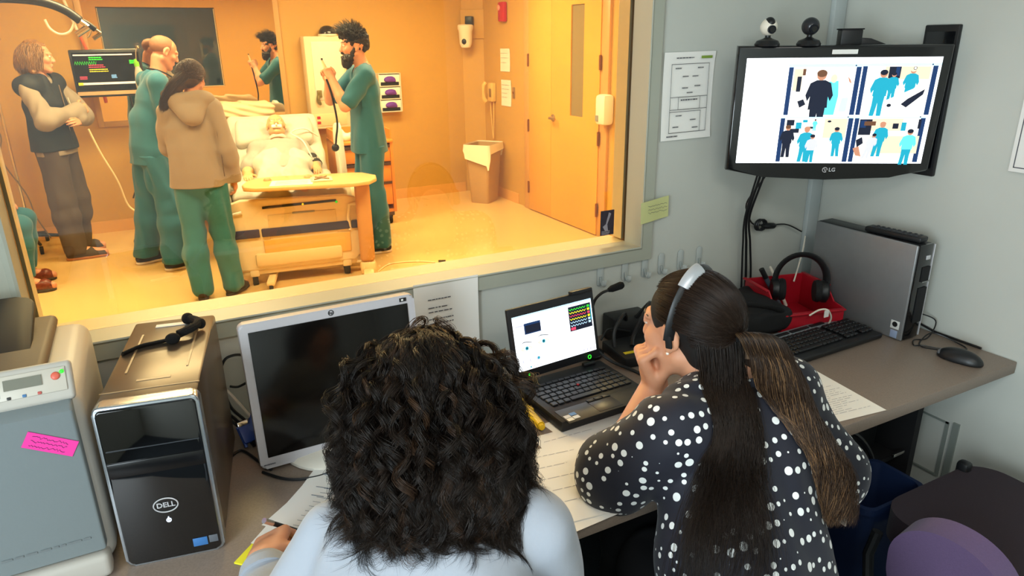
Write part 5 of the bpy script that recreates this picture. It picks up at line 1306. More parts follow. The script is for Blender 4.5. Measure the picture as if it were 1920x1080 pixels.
MB().tube(smooth_path([n+V((-.06, .15, -.2)), n+V((-.085, .1, -.04)), n+V((-.07, .0, .035)), n+V((0, -.062, .05)), n+V((.07, .0, .035)), n+V((.088, .1, -.04)), n+V((.07, .16, -.2)), n+V((.05, .18, -.28))]), .006, 8).build('tubing', BLK, st); MB().lathe([(0, 0), (.02, 0), (.022, .008), (.012, .016), (0, .016)], 16, T(*(n+V((.05, .19, -.29)))) @ RX(-90)).build('chestpiece', CHROME, st)
# person in the beige hooded top, seen from behind
q = .92
j = stand_j(q, pelvis=(0, 0, .87), waist=(0, .02, 1.0), chest=(0, .05, 1.15), neck=(.02, .08, 1.33), shL=(-.135, .05, 1.28), shR=(.15, .05, 1.28), elL=(-.165, .13, 1.03), elR=(.195, .0, 1.02), wrL=(-.08, .3, .98), wrR=(.215, .06, .81), hdR=((.05, .15, -1), (1, -.2, 0), dict(curl=(25, 35, 20))), hdL=((.4, 1, 0), (-.4, 0, 1), {}),
            head=frame_to((.055, .12, 1.475), (.35, 1, -.45)), anL=(-.09, -.03, .08), anR=(.11, .0, .08), toeL=(-.1, .13, .03), toeR=(.2, .14, .03))
Cf = Fig('person', 'person in beige hooded top and teal trousers seen from behind at the bed foot', (.295, 5.1, 0), -8, j, k=.86)
Cf.body(SKIN).top(HOOD, sleeve=1.95, hem=.79, seed=11, w=.012, o=.018, name='hooded_top', neck=False, hw=.06).pants(TEAL2, top=.8, seed=12, w=.03, cuff=.03, o=.014).shoes(SHOED, SHOED, 'clog')
b = Blob((-.25, -.2, 1.1), (.25, .25, 1.45), .006)
b.cap((-.085, .03, 1.345), (.02, -.06, 1.25), .045, .055, .04).cap((.12, .03, 1.345), (.02, -.06, 1.25), .045, .055, .04).cap((-.085, .03, 1.345), (-.05, .12, 1.35), .04, .03, .03).cap((.12, .03, 1.345), (.1, .12, 1.35), .04, .03, .03).cap((-.07, .0, 1.36), (.1, .0, 1.36), .045, .045, .03).warp(.008, 14, 3); b.build('hood', HOOD, Cf.t)
hairblob(Cf.o, j['head'], q, [('e', (0, -.022, .04), (.086, .103, .085)), ('e', (0, -.07, -.02), (.075, .06, .07)), ('c', (0, -.09, -.02), (-.06, -.13, -.1), .05, .045), ('c', (-.06, -.13, -.1), (-.13, -.12, -.17), .045, .036), ('c', (-.13, -.12, -.17), (-.165, -.06, -.24), .036, .012)], HBROWN, bump=(.005, 40), neg=[((0, .1, -.03), (.09, .06, .11))])
MB().tube([(.155, -.03, 1.2), (.165, -.05, 1.0), (.165, -.05, .85)], .003, 6).build('side_seam', mat('seam_dark', '#5a4632', .9), Cf.t)
# person with crossed arms and a dark vest
j = stand_j(.985, shL=(-.19, .0, 1.4), shR=(.19, .0, 1.4), elL=(-.27, .13, 1.13), elR=(.27, .13, 1.15), wrL=(.0, .25, 1.13), wrR=(-.05, .235, 1.2), hdL=((1, .0, -.05), (0, 1, .2), {}), hdR=((-1, .05, .15), (0, 1, .2), dict(curl=(30, 35, 20))),
            head=frame_to((0, .02, 1.61), (-.45, 1, -.12)), anL=(-.13, -.05, .085), anR=(.12, .05, .085), toeL=(-.22, .1, .03), toeR=(.02, .25, .03), neck=(0, -.01, 1.45))
A_ = Fig('person', 'person in black vest and grey sleeves standing with crossed arms at far left', (-.63, 6.8, 0), -116, j)
A_.body(SKIN2).top(SLEEVE, sleeve=1.95, hem=.86, seed=21, w=.012, name='grey_sweater', neck=False, hw=.0)
A_.top(VEST, sleeve=0, hem=.9, seed=22, o=.032, name='vest', neck=True, hw=.008, vneck=.02).pants(TROUS, top=.93, seed=23, w=.035, o=.012, name='trousers').shoes(SHOEB, SOLEB)
hairblob(A_.o, j['head'], 1.0, [('e', (0, -.022, .042), (.085, .1, .08)), ('c', (-.07, -.02, .02), (-.084, -.03, -.1), .032, .032), ('c', (.07, -.02, .02), (.084, -.03, -.1), .032, .032), ('e', (0, -.075, -.03), (.085, .05, .1))], HSAND, bump=(.01, 34), neg=[((0, .11, -.02), (.068, .1, .125))], bump2=(.006, 70))
MB().tube([(-.05, .155, 1.3), (-.06, .16, 1.24)], .003, 6).box((-.06, .165, 1.215), (.055, .004, .065), .001).build('badge', WHITE, A_.o); MB().tube([(0, .135, 1.4), (0, .15, 1.2), (0, .14, .95)], .003, 6).build('zipper', STEEL, A_.o)
# seated person at the far left of whom the legs show
j = stand_j(.97, pelvis=(0, 0, .52), waist=(0, -.03, .68), chest=(0, -.04, .86), neck=(0, -.03, 1.06), shL=(-.18, -.03, 1.0), shR=(.18, -.03, 1.0), elL=(-.22, .06, .74), elR=(.22, .06, .74), wrL=(-.12, .27, .65), wrR=(.12, .27, .65), hdL=((.2, 1, -.2), (0, 0, 1), {}), hdR=((-.2, 1, -.2), (0, 0, 1), {}),
            hipL=(-.1, .02, .5), hipR=(.1, .02, .5), knL=(-.13, .42, .5), knR=(.13, .42, .5), anL=(-.15, .36, .085), anR=(.13, .38, .085), toeL=(-.16, .52, .03), toeR=(.14, .54, .03), head=frame_to((0, .01, 1.21), (.1, 1, -.1)))
E2 = Fig('person', 'seated person in teal trousers and patterned clogs at the left window edge', (-1.28, 5.99, 0), -90, j)
E2.body(SKIN).top(TEAL, hem=.46, seed=31).pants(TEAL, top=.66, seed=32, w=.012, o=.004, fold=.004, cuff=.12)
E2.shoes(mat('clog_red', '#6a2f26', .35, noise=.6, ns=70), SHOED, 'clog')
hairblob(E2.o, j['head'], 1.0, [('e', (0, -.025, .04), (.084, .1, .084)), ('e', (0, -.07, -.02), (.078, .06, .09))], HBROWN, neg=[((0, .1, -.03), (.07, .07, .11))])
t = thing('stool', 'low stool under the seated person at the left window edge', 'stool', (-1.28, 5.99, 0))
MB().lathe([(0, .36), (.17, .36), (.18, .38), (.18, .4), (.16, .415), (0, .415)], 24).build('seat', BLK, t); MB().cyl((0, 0, .06), (0, 0, .37), .03, 12).lathe([(0, 0), (.2, 0), (.2, .03), (.05, .06), (0, .06)], 24).build('base', GREY, t)
# manikin patient in the bed (bed axes)
BT = 35
def bk(x, s, n): return (x, 1.33+s*math.cos(R(BT))-n*math.sin(R(BT)), .74+s*math.sin(R(BT))+n*math.cos(R(BT)))
up = V(bk(0, 1, 0))-V(bk(0, 0, 0)); nn = V(bk(0, 0, 1))-V(bk(0, 0, 0))
Hm = Matrix((V((-1, 0, 0)), (nn*.8-up*.35+V((0, -.12, 0))).normalized(), V((0, 0, 1)))).transposed()
fy = (nn*.85-up*.25).normalized(); fx = V((1, 0, 0)); fx = fy.cross(up).normalized(); fz = fx.cross(fy)
Hm = Matrix((fx, fy, fz)).transposed().to_4x4(); Hm.translation = V(bk(.01, .165, .2))
j = dict(pelvis=(0, .86, .67), waist=bk(0, -.42, .16), chest=bk(0, -.25, .17), neck=bk(0, -.03, .165), chest_fwd=tuple(nn), shL=bk(.185, -.08, .15), shR=bk(-.185, -.08, .15), elL=bk(.27, -.3, .14), elR=bk(-.27, -.3, .14), wrL=(.27, .86, .7), wrR=(-.28, .84, .68),
         hipL=(.1, .82, .66), hipR=(-.1, .82, .66), knL=(.12, .45, .68), knR=(-.12, .45, .68), anL=(.1, .12, .66), anR=(-.13, .12, .66), toeL=(.13, .07, .76), toeR=(-.16, .07, .76), hdL=((0, -1, -.1), (.3, 0, 1), {}), hdR=((0, -1, -.1), (-.3, 0, 1), {}), head=Hm)
F_ = Fig('patient', 'patient manikin in a pale gown lying in the raised hospital bed', (.9, 5.16, 0), -6.5, j, cat='patient')
F_.body(SKINP)
for S in 'LR':
    pass
b = Blob((-.42, .75, .5), (.42, 1.45, 1.15), .0065); F_.torso(b, .03)
for S in 'LR': F_.arm(b, S, .016, .85, .016)
b.cap(j['neck'], V(j['neck'])+(nn*.04+up*.08), .07, .08, .004, True)
b.warp(.012, 10, 3).warp(.006, 24, 4); b.build('gown', mat('gown_pale', '#a3a09a', .85, bump=.2, bs=50), F_.o)
MB().tube([P3(Hm, (.06*math.cos(2*PI*i/20), -.01+.062*math.sin(2*PI*i/20), -.115)) for i in range(20)], [(.03, .014)]*20, 8, closed=True).build('neck_collar', mat('collar_pale', '#d8d2c4', .6), F_.o)
MB().box((0, 0, 0), (.085, .02, .03), .006, Hm @ T(0, .098, -.06)).cyl(P3(Hm, (0, .09, -.058)), P3(Hm, (.005, .14, -.062)), .008, 10).build('mouth_tube', WHITE, F_.o)
e_, w_ = V(j['shL']), V(j['elL']); MB().tube([e_.lerp(w_, .6), e_.lerp(w_, 1.0)], .074, 18).build('pressure_cuff', mat('cuff_dark', '#2a2623', .8), F_.o)
MB().tube(smooth_path([e_.lerp(w_, .8)+nn*.07, V(bk(.2, -.1, .26)), V(bk(.12, .05, .22)), V(bk(.24, .12, .2)), V(bk(.36, .1, .12))]), .006, 6).build('cuff_tube', WHITE, F_.o)
# strands for the heads in the far room
HAIRF = mat('hair_strand_far', '#241812', .45, attr='tone', spec=.4)
def scalp(M, s, n, seed, keep):
    g = np.random.default_rng(seed); A = np.array(M.to_3x3()); C = np.array(M.translation)
    d = g.normal(size=(n*6, 3)); d /= np.linalg.norm(d, axis=1, keepdims=True); d = d[keep(d)][:n]
    sk = np.array([.078, .098, .082])*s; cen = np.array([0, -.014, .034])*s
    return g, A, C, d, (d*sk+cen) @ A.T+C, d @ A.T
def fade(n, K, g, lo, hi): return lo+(hi-lo)*g.random((n, 1))
# wavy chin-length hair
g, A, C, d, P0, N = scalp(A_.j['head'], 1.0, 1500, 3, lambda d: ((d[:, 1] < .5) & (d[:, 2] > -.35) | (d[:, 1] < -.1)) & ~((d[:, 1] > .2) & (d[:, 2] < .35)))
n = len(d); K = 14; t = np.linspace(0, 1, K)[None, :, None]
sd = A[:, 0]*np.sign(d[:, 0:1]); dn = np.array([0, 0, -1.])
L = (.10+.12*np.clip(d[:, 2:3]+.2, 0, 1))+.02*g.random((n, 1))
P = P0[:, None]+N[:, None]*(.03*np.sin(t*2.2))+(sd[:, None]*.05*np.sin(t*1.8)*np.clip(d[:, 2:3], 0, 1)[:, None])-A[:, 1]*.03*t+dn*(L[:, None]*t**1.6)
P = P+.007*np.sin(t*11+g.random((n, 1, 1))*6.3)*A[:, 0]+.007*np.cos(t*10+g.random((n, 1, 1))*6.3)*A[:, 1]
strands('wavy_hair', P, np.full(n, .0022), np.array([.34, .19, .085])*(.5+.8*g.random((n, 1))), HAIRF, A_.o)
# springy dark hair on the bearded person
g, A, C, d, P0, N = scalp(D.j['head'], 1.0, 1500, 4, lambda d: (d[:, 2] > .2) & (d[:, 1] < .8) & ~((d[:, 1] > .45) & (d[:, 2] < .5)))
n = len(d); L = .03+.075*np.clip(d[:, 2:3]+.4*d[:, 1:2], 0, 1)*g.random((n, 1))
P = P0[:, None]+N[:, None]*L[:, None]*t+A[:, 1]*.025*t**2+.007*np.sin(t*9+g.random((n, 1, 1))*6.3)*A[:, 0]+.007*np.cos(t*9+g.random((n, 1, 1))*6.3)*A[:, 1]
strands('springy_hair', P, np.full(n, .002), np.array([.03, .019, .013])*(.5+.9*g.random((n, 1))), HAIRF, D.o)
# long straight hair over the hood
g, A, C, d, P0, N = scalp(Cf.j['head'], .95, 2000, 5, lambda d: (d[:, 1] < .55) & (d[:, 2] > -.5) & ~((d[:, 1] > .2) & (d[:, 2] < .2)))
n = len(d); e1 = g.normal(0, .012, (n, 3)); tt = np.linspace(0, 1, 20)[None, :, None]
G = [(0, -.125, -.02), (-.05, -.16, -.1), (-.125, -.15, -.18), (-.17, -.08, -.27)]
E4 = [np.array(p)*.95 @ A.T+C for p in G]
Q = np.where(tt < .5, P0[:, None]*(1-2*tt)+E4[0]*(2*tt)+N[:, None]*.045*np.sin(2*tt*PI)*.9, 0)
u = np.clip(2*tt-1, 0, 1); Bz = (1-u)**3*E4[0]+3*u*(1-u)**2*E4[1]+3*u*u*(1-u)*E4[2]+u**3*E4[3]
P = np.where(tt < .5, Q, Bz)+e1[:, None]*np.clip(tt*2.2-.4, 0, 1)*(1.4-.7*u)
P[:, 1:-1] = .5*P[:, 1:-1]+.25*(P[:, :-2]+P[:, 2:])
strands('long_hair', P, np.full(n, .0018), np.array([.055, .028, .016])*(.5+.9*g.random((n, 1))), HAIRF, Cf.o)
# ------------------------------------------------------------------ the two people at the desk
def sample(b, P, loc):
    Q = (P-np.array(loc)-b.lo)/b.h
    i = np.clip(np.round(Q).astype(int), 1, b.n-2)
    f = b.f; g = lambda d: f[i[:, 0]+d[0], i[:, 1]+d[1], i[:, 2]+d[2]].astype(float)
    v = g((0, 0, 0)); G = np.stack([g((1, 0, 0))-g((-1, 0, 0)), g((0, 1, 0))-g((0, -1, 0)), g((0, 0, 1))-g((0, 0, -1))], 1)
    G /= np.maximum(np.linalg.norm(G, axis=1, keepdims=True), 1e-6)
    out = ((Q < 1) | (Q > b.n-2)).any(1); v[out] = 1
    return v, G
def push(P, blobs, loc, mar, it=3):
    """keep hair outside the surfaces it lies on; P (n,k,3)"""
    S = P.shape; Q = P.reshape(-1, 3).copy()
    m = np.broadcast_to(np.asarray(mar)[:, None] if np.ndim(mar) else mar, S[:2]).reshape(-1)
    for _ in range(it):
        for b in blobs:
            v, G = sample(b, Q, loc); d = np.clip(m-v, 0, .03)*(v < .2); Q += G*d[:, None]
    Q = Q.reshape(S)
    for _ in range(2): Q[:, 1:-1] = Q[:, 1:-1]*.5+.25*(Q[:, :-2]+Q[:, 2:])
    return Q
def bez(P0, P1, P2, P3, k):
    t = np.linspace(0, 1, k)[None, :, None]
    return (1-t)**3*P0[:, None]+3*t*(1-t)**2*P1[:, None]+3*t*t*(1-t)*P2[:, None]+t**3*P3[:, None]
def curl(P, amp, wl, ph, hand_=1):
    """wind each path into a helix; amp (n,k), wl (n,), ph (n,)"""
    t = np.gradient(P, axis=1); t /= np.maximum(np.linalg.norm(t, axis=2, keepdims=True), 1e-9)
    ref = np.array([.2, .1, .97]); u = np.cross(t, np.broadcast_to(np.array([.83, -.5, .25]), t.shape)); u /= np.maximum(np.linalg.norm(u, axis=2, keepdims=True), 1e-6); w = np.cross(t, u)
    s = np.concatenate([np.zeros((len(P), 1)), np.cumsum(np.linalg.norm(np.diff(P, axis=1), axis=2), 1)], 1)
    a = s/wl[:, None]*2*PI+ph[:, None]
    return P+amp[:, :, None]*(np.cos(a)[:, :, None]*u+np.sin(a)[:, :, None]*w)
HAIRM = mat('hair_strand', '#241812', .34, attr='tone', spec=.32)
HAIRC = mat('hair_under', '#0f0a08', .8)
# --- person with curly hair writing
LOC = V((.2, .7, 0)); Lw = lambda x, y, z: (x-LOC.x, y-LOC.y, z)
fwd = V((.40, .80, -.45)).normalized()
HL = frame_to(Lw(.352, 1.008, 1.103), fwd)
j = dict(pelvis=Lw(.14, .6, .5), waist=Lw(.19, .69, .67), chest=Lw(.26, .805, .83), neck=Lw(.325, .895, .985), chest_fwd=(.42, .8, -.42), shL=Lw(.19, .955, .915), shR=Lw(.447, .82, .93),
         elL=Lw(.055, .925, .766), wrL=Lw(.068, 1.13, .797), elR=Lw(.54, .86, .70), wrR=Lw(.42, .95, .625), hipL=Lw(.06, .64, .5), hipR=Lw(.24, .55, .5), knL=Lw(.22, 1.02, .5), knR=Lw(.42, .93, .5), anL=Lw(.22, 1.0, .085), anR=Lw(.42, .9, .085), toeL=Lw(.29, 1.15, .03), toeR=Lw(.5, 1.04, .03), head=HL,
         hdL=((.38, .92, -.12), (-.45, .1, 1), dict(curls=((48, 52, 25), (52, 58, 25), (58, 60, 25), (60, 60, 25)), thumb=(.5, -.6))), hdR=((-.7, .6, -.1), (0, 0, 1), {}))
LF = Fig('person', 'person with dark curly hair and white shirt writing at the desk', LOC, 0, j, h=.0042, k=.95)
_build = Blob.build
KEEP = []
def keepbuild(s, *a, **k): KEEP.append(s); return _build(s, *a, **k)
Blob.build = keepbuild
LF.body(SKIN2)
LF.top(mat('white_shirt', '#9aa0aa', .85, sheen=.2, bump=.2, bs=120), sleeve=1.82, hem=.46, o=.018, w=.008, fold=.011, seed=41, name='white_shirt', neck=True, vneck=.03, hw=.02)
LF.pants(mat('trouser_black', '#0d0d11', .9), top=.62, seed=43, name='trousers'); LF.shoes(SHOED, SHOED)
LB_, LS_ = KEEP[0], KEEP[1]
MB().tube([V(j['wrL']).lerp(V(j['elL']), .1), V(j['wrL']).lerp(V(j['elL']), .2)], [.042, .046], 20).build('cuff', MATS['white_shirt'], LF.t)
t = thing('ballpoint_pen', 'short black pen held in the writing hand of the curly-haired person', 'pen', (.118, 1.215, .792)); t.rotation_euler = (R(38), R(-25), R(-30))
MB().cyl((0, 0, -.06), (0, 0, .05), .0048, 12).lathe([(.0048, -.06), (.0012, -.075), (0, -.076)], 10).build('barrel', BLK, t); MB().cyl((0, 0, .03), (0, 0, .055), .0054, 12).build('silver_band', CHROME, t)
# curls: roots over the scalp, falling over the nape to the shoulders
def curls(n_lock, per, seed):
    g = np.random.default_rng(seed)
    A = np.array(HL.to_3x3()); C = np.array(HL.translation)+np.array(LOC)
    d = g.normal(size=(n_lock*4, 3)); d /= np.linalg.norm(d, axis=1, keepdims=True)
    ok = (d[:, 1] < .72) & (d[:, 2] > -.75) & ~((d[:, 1] > .15) & (d[:, 2] < .25)); d = d[ok][:n_lock]
    n = len(d)
    sk = np.array([.08, .1, .086]); cen = np.array([0, -.014, .034])
    P0 = (d*sk+cen) @ A.T+C; N = (d/sk); N /= np.linalg.norm(N, axis=1, keepdims=True); N = N @ A.T
    r = np.array([.88, -.47, 0]); bk_ = np.array([-.47, -.88, 0]); up = np.array([0, 0, 1.])
    lat = (N @ r); bck = (N @ bk_)
    ang = np.arctan2(lat, bck+.55)
    zb = 1.0-.06*np.cos(ang*1.1)+g.normal(0, .022, n); low = g.random(n)
    zb = np.where(low < .3, zb+.1*g.random(n), zb)
    cx = np.array([.326, .91, 0])
    rad_r = .143+g.normal(0, .012, n); rad_b = .10+g.normal(0, .014, n)
    P3_ = cx+np.sin(ang)[:, None]*r*rad_r[:, None]+np.cos(ang)[:, None]*bk_*rad_b[:, None]; P3_[:, 2] = zb
    vol = .006+.018*g.random(n)
    P1 = P0+N*vol[:, None]*1.2+(bk_*.02)+up*.006+(lat[:, None]*r)*.016
    P2 = P3_+up*(.13+.03*g.random(n))[:, None]+(np.sin(ang)[:, None]*r+np.cos(ang)[:, None]*bk_)*.012
    K = 36
    base = bez(P0, P1, P2, P3_, K)
    tt = np.linspace(0, 1, K)[None]
    amp = (.0025+.0145*tt**.9)*(.7+.7*g.random((n, 1)))
    wl = .055+.025*g.random(n); ph = g.random(n)*6.28; sg = np.where(g.random(n) < .5, -1, 1)
    wl = wl*sg
    out = []; cols = []
    tone = np.array([.012, .0075, .0052])*(.5+1.0*g.random((n, 1)))
    tone = np.where(g.random((n, 1)) < .16, tone*np.array([3.0, 2.5, 2.0]), tone)
    for q in range(per):
        off = g.normal(0, 1, (n, 1, 3))*(.0024+.0006*tt[:, :, None])
        c = curl(base+off*np.linspace(.5, 1, K)[None, :, None], amp*(1+.12*g.normal(size=(n, 1))), wl*(1+.015*g.normal(size=n)), ph+.22*g.normal(size=n))
        out.append(c); cols.append(tone*(.8+.4*g.random((n, 1))))
    P = np.concatenate(out); cl = np.concatenate(cols)
    P = push(P, [LB_, LS_, MASS], LOC, .003, 3)
    return P-np.array(LOC), cl
A = HL.to_3x3(); b = Blob(Lw(.1, .6, .85), Lw(.65, 1.25, 1.3), .006)
b.ell(P3(HL, (0, -.02, .036)), (.082, .102, .086), A, .03)
b.cap(P3(HL, (0, -.06, .0)), Lw(.33, .85, 1.02), .075, .085, .05, flat=((.47, .88, 0), .8)).cap(P3(HL, (-.05, -.05, -.0)), Lw(.24, .92, 1.02), .06, .05, .05).cap(P3(HL, (.03, -.05, -.0)), Lw(.405, .83, 1.03), .055, .04, .05)
b.ell(P3(HL, (0, .1, -.03)), (.09, .075, .1), A, .02, True); b.warp(.004, 22, 3)
b.build('hair_mass', HAIRC, LF.o); MASS = b
P, cl = curls(560, 24, 5)
strands('curly_hair', P, np.full(len(P), .0006), cl, HAIRM, LF.o)
# --- person in the dotted dress leaning on one hand
KEEP.clear()
LOC2 = V((.93, .75, 0)); Rw = lambda x, y, z: (x-LOC2.x, y-LOC2.y, z)
HR = frame_to(Rw(1.005, 1.09, 1.078), V((-.27, .95, -.13)).normalized(), roll=-3)
j = dict(pelvis=Rw(.93, .72, .5), waist=Rw(.955, .82, .66), chest=Rw(1.035, .925, .81), neck=Rw(1.05, 1.005, .955), chest_fwd=(.05, .9, -.4), shL=Rw(.868, .965, .91), shR=Rw(1.235, .985, .895),
         elL=Rw(.795, 1.055, .785), wrL=Rw(.956, 1.132, .93), elR=Rw(1.31, .91, .70), wrR=Rw(1.2, 1.0, .6), hipL=Rw(.84, .76, .5), hipR=Rw(1.03, .7, .5), knL=Rw(.95, 1.15, .5), knR=Rw(1.14, 1.1, .5), anL=Rw(.95, 1.12, .085), anR=Rw(1.14, 1.07, .085), toeL=Rw(.98, 1.28, .03), toeR=Rw(1.18, 1.22, .03), head=HR,
         hdL=((-.38, .16, .85), (-.7, .4, -.3), dict(curls=((80, 72, 38), (84, 80, 45), (86, 86, 45), (86, 88, 45)), thumb=(-1.2, -1.3))), hdR=((-.7, .6, -.1), (0, 0, 1), {}))
RF = Fig('person', 'person with headset and long brown ponytail in navy dotted dress leaning on one hand', LOC2, 0, j, h=.0034, k=1.06)
RF.body(SKIN2, hs=.96)
dm = bpy.data.materials.new('dotted_fabric'); dm.use_nodes = True; nt = dm.node_tree; bs = nt.nodes['Principled BSDF']; bs.inputs['Roughness'].default_value = .75; bs.inputs['Sheen Weight'].default_value = .1
tc = nt.nodes.new('ShaderNodeTexCoord'); vo = nt.nodes.new('ShaderNodeTexVoronoi'); vo.inputs['Scale'].default_value = 44; vo.inputs['Randomness'].default_value = .42
sp = nt.nodes.new('ShaderNodeSeparateColor'); mr_ = nt.nodes.new('ShaderNodeMapRange'); mr_.inputs['To Min'].default_value = .2; mr_.inputs['To Max'].default_value = .4
lt = nt.nodes.new('ShaderNodeMath'); lt.operation = 'LESS_THAN'; mc = nt.nodes.new('ShaderNodeMix'); mc.data_type = 'RGBA'
mc.inputs[6].default_value = lin('#090c1e'); mc.inputs[7].default_value = lin('#e3e6e4')
nt.links.new(tc.outputs['Object'], vo.inputs['Vector']); nt.links.new(vo.outputs['Color'], sp.inputs[0]); nt.links.new(sp.outputs[0], mr_.inputs['Value']); nt.links.new(vo.outputs['Distance'], lt.inputs[0]); nt.links.new(mr_.outputs['Result'], lt.inputs[1]); nt.links.new(lt.outputs[0], mc.inputs[0]); nt.links.new(mc.outputs[2], bs.inputs['Base Color'])
RF.top(dm, sleeve=1.1, hem=.45, o=.02, w=.014, fold=.007, seed=51, name='dotted_dress', neck=True, vneck=.05, hw=.03)
RF.pants(mat('trouser_black', '#0d0d11', .9), top=.64, seed=53, cuff=.3, name='trousers', w=.02); RF.shoes(SHOED, SHOED)
RB_, RD_ = KEEP[0], KEEP[1]
Blob.build = _build
e_, w_ = V(j['elL']), V(j['wrL'])
ear = P3(HR, V((-.08, .002, -.034))*1.02); MB().ball(ear, .0038).build('earring', mat('pearl', '#f4ece0', .15), RF.o)
MB().tube([P3(HR, V((q*.047, .078-.004*abs(i-2), .032+.003*(2-abs(i-2))))) if False else P3(HR, V((-.02-.012*i, .097-.0045*i*i*.5-.004*i, .034+.003*(1-abs(i-1)*.6)))) for i in range(4) for q in (1,)], [.0012, .002, .002, .0012], 6).build('eyebrow', HBROWN, RF.o)
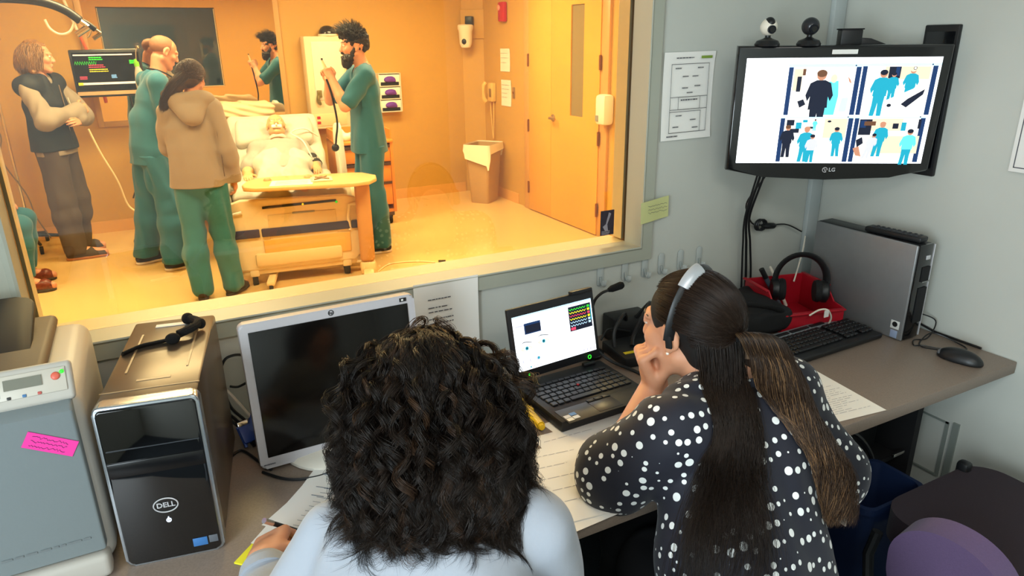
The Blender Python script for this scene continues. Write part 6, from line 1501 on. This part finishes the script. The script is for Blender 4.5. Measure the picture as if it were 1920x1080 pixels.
# hair: combed back to the tie, a wavy tail, and loose lengths over the back
def hair_R(seed=9):
    g = np.random.default_rng(seed)
    A = np.array(HR.to_3x3()); C = np.array(HR.translation)+np.array(LOC2)
    sk = np.array([.0815, .104, .09])*1.03; cen = np.array([0, -.014, .032])
    tie = np.array([.0, -.86, -.22]); tie /= np.linalg.norm(tie)
    TIE = (tie*(sk+.012)+cen) @ A.T+C
    paths = []; cols = []; rad = []
    # combed part
    n = 8000
    d = g.normal(size=(n*3, 3)); d /= np.linalg.norm(d, axis=1, keepdims=True)
    hl = .62-.35*np.clip(np.abs(d[:, 0])-.3, 0, 1)
    ok = (d[:, 1] < hl) & ((d[:, 2] > -.05+.3*d[:, 1]) | ((d[:, 1] < -.1) & (d[:, 2] > -.5))) & ~((np.abs(d[:, 0]) > .75) & (d[:, 2] < .12) & (d[:, 1] > -.3))
    d = d[ok][:n]; n = len(d)
    K = 22; t = np.linspace(0, 1, K)
    om = np.arccos(np.clip(d @ tie, -1, 1))[:, None]; so = np.maximum(np.sin(om), 1e-3)
    S = (np.sin((1-t)[None]*om)/so)[:, :, None]*d[:, None]+(np.sin(t[None]*om)/so)[:, :, None]*tie
    lift = (.001+.006*np.sin(PI*np.clip(t, 0, 1))[None, :]+.004*t[None]+.003*g.random((n, 1)))
    S = S/np.linalg.norm(S, axis=2, keepdims=True)
    S[:, :, 2] -= (.10*np.sin(PI*t))[None]*np.clip(np.abs(d[:, 0:1])-.2, 0, 1)
    P = ((S*(sk[None, None]+lift[:, :, None])+cen) @ A.T)+C
    P += g.normal(0, .0012, (n, 1, 3))*np.sin(PI*t)[None, :, None]
    tone = np.array([.020, .011, .007])*(.65+.7*g.random((n, 1)))
    top = np.clip(d[:, 2:3], 0, 1)*np.clip(d[:, 1:2]+.4, 0, 1); tone = tone*(1+.8*top)
    yield 'combed_hair', P, tone, np.full(n, .0005)
    # tail
    n = 4800; K = 40; t = np.linspace(0, 1, K)
    a = g.random(n)*2*PI; rr = np.sqrt(g.random(n))
    G = [np.array(p) for p in (TIE, TIE+np.array((.018, -.05, -.015)), (1.105, .865, .93), (1.13, .79, .83), (1.115, .735, .74))]
    c = np.array([tuple(p) for p in smooth_path([tuple(p) for p in G], 10)])
    ci = np.linspace(0, len(c)-1, K).astype(int); c = c[ci]
    wid = np.interp(t, [0, .12, .4, .75, 1], [.012, .032, .052, .056, .034])
    e1 = np.array([.86, -.5, 0]); e2 = np.array([-.4, -.7, .6]); e2 /= np.linalg.norm(e2)
    P = c[None]+(rr*np.cos(a))[:, None, None]*e1*wid[None, :, None]+(rr*np.sin(a))[:, None, None]*e2*(wid*.5)[None, :, None]
    cut = .8+.2*g.random(n); P = np.stack([np.stack([np.interp(t*cu, t, P[i, :, x]) for x in range(3)], 1) for i, cu in enumerate(cut)])
    P = curl(P, (.001+.013*t[None]**1.1)*(.5+.7*g.random((n, 1))), .085+.04*g.random(n), (np.round(a*3)/3*2+g.normal(0, .3, n)))
    light = (g.random((n, 1)) < .24)*(np.cos(a) < .55)[:, None]
    k_ = np.linspace(0, 1, K)[None, :, None]
    dk = np.array([.040, .022, .013])*(.7+.6*g.random((n, 1))); lt_ = np.array([.22, .12, .055])*(.5+.7*g.random((n, 1)))
    tone = np.where(light, lt_, dk)
    tone3 = tone[:, None, :]*np.clip(.35+1.3*k_, .35, 1.25)+0
    yield 'ponytail', P, tone3, np.full(n, .0006)
    # loose lengths
    n = 1900; K = 34; t = np.linspace(0, 1, K)
    u = g.random(n); x = -.85+1.35*u
    d = np.stack([x, -np.sqrt(np.maximum(1-x*x, .05)), -.25-.35*g.random(n)], 1); d /= np.linalg.norm(d, axis=1, keepdims=True)
    P0 = (d*sk*.94+cen) @ A.T+C
    e = np.stack([.785+.13*u+.016*g.normal(size=n), .80-.03*u+.015*g.normal(size=n), .64+.26*g.random(n)**1.2], 1)
    P1 = P0+np.array((.0, -.03, -.09)); P2 = np.stack([.875+.1*u, .865-.03*u+0*u, .86+0*u], 1)
    P = bez(P0, P1, P2, e, K)+g.normal(0, .004, (n, 1, 3))
    P = curl(P, (.0005+.004*t[None])*(.5+g.random((n, 1))), .12+.06*g.random(n), np.round(u*25)*1.7+g.normal(0, .3, n))
    tone = np.array([.016, .0095, .0065])*(.6+.8*g.random((n, 1)))
    yield 'loose_hair', P, tone, np.full(n, .00052)
for nm, P, tone, rad in hair_R():
    P = push(P, [RB_] if nm == 'combed_hair' else [RB_, RD_], LOC2, .004 if nm != 'ponytail' else .006, 3)
    strands(nm, P-np.array(LOC2), rad, tone, HAIRM, RF.o)
A = HR.to_3x3(); b = Blob(Rw(.8, .75, .8), Rw(1.25, 1.3, 1.25), .0045)
b.ell(P3(HR, (0, -.016, .034)), (.0795, .1, .0865), A, .02).ell(P3(HR, (0, -.05, -.03)), (.066, .058, .07), A, .02); b.ell(P3(HR, (0, .1, -.03)), (.1, .06, .1), A, .01, True).ell(P3(HR, (0, .09, .0)), (.072, .035, .072), A, .01, True)
for q_ in (-1, 1): b.ell(P3(HR, (q_*.085, .02, -.02)), (.03, .05, .045), A, .01, True)
b.build('hair_mass', HAIRC, RF.o)
tiep = P3(HR, (0, -.116, .012))
MB().tube([V(P3(HR, (.017*math.cos(2*PI*i/16), -.122+.0*i, .008+.017*math.sin(2*PI*i/16)))) for i in range(16)], .006, 8, closed=True).build('hair_tie', BLKM, RF.o)
# headset
hs = thing('headset', 'thin black headset with a silver pad over the head of the ponytailed person', 'headset')
hs.matrix_world = T(*LOC2) @ HR
arc = [(-.089*math.cos(a)*1.04, -.012-.03*math.sin(a)+.0, .006+.128*math.sin(a)) for a in [R(-2+184*i/30) for i in range(31)]]
MB().tube(arc, [(.003, .0115)]*31, 8).build('headband', BLK, hs)
MB().tube([(-.089*math.cos(a)*1.05, -.012-.03*math.sin(a), .006+.133*math.sin(a)) for a in [R(52+38*i/12) for i in range(13)]], [(.0045, .014)]*13, 8).build('silver_pad', mat('pad_silver', '#b9bdc2', .35, metal=.4), hs)
MB().box((-.094, -.012, -.002), (.006, .016, .03), .003).build('temple_rest', BLKM, hs)
MB().lathe([(0, -.012), (.028, -.012), (.032, 0), (.028, .012), (0, .012)], 22, T(.097, -.006, -.004) @ RY(90)).build('ear_pad', BLKM, hs)
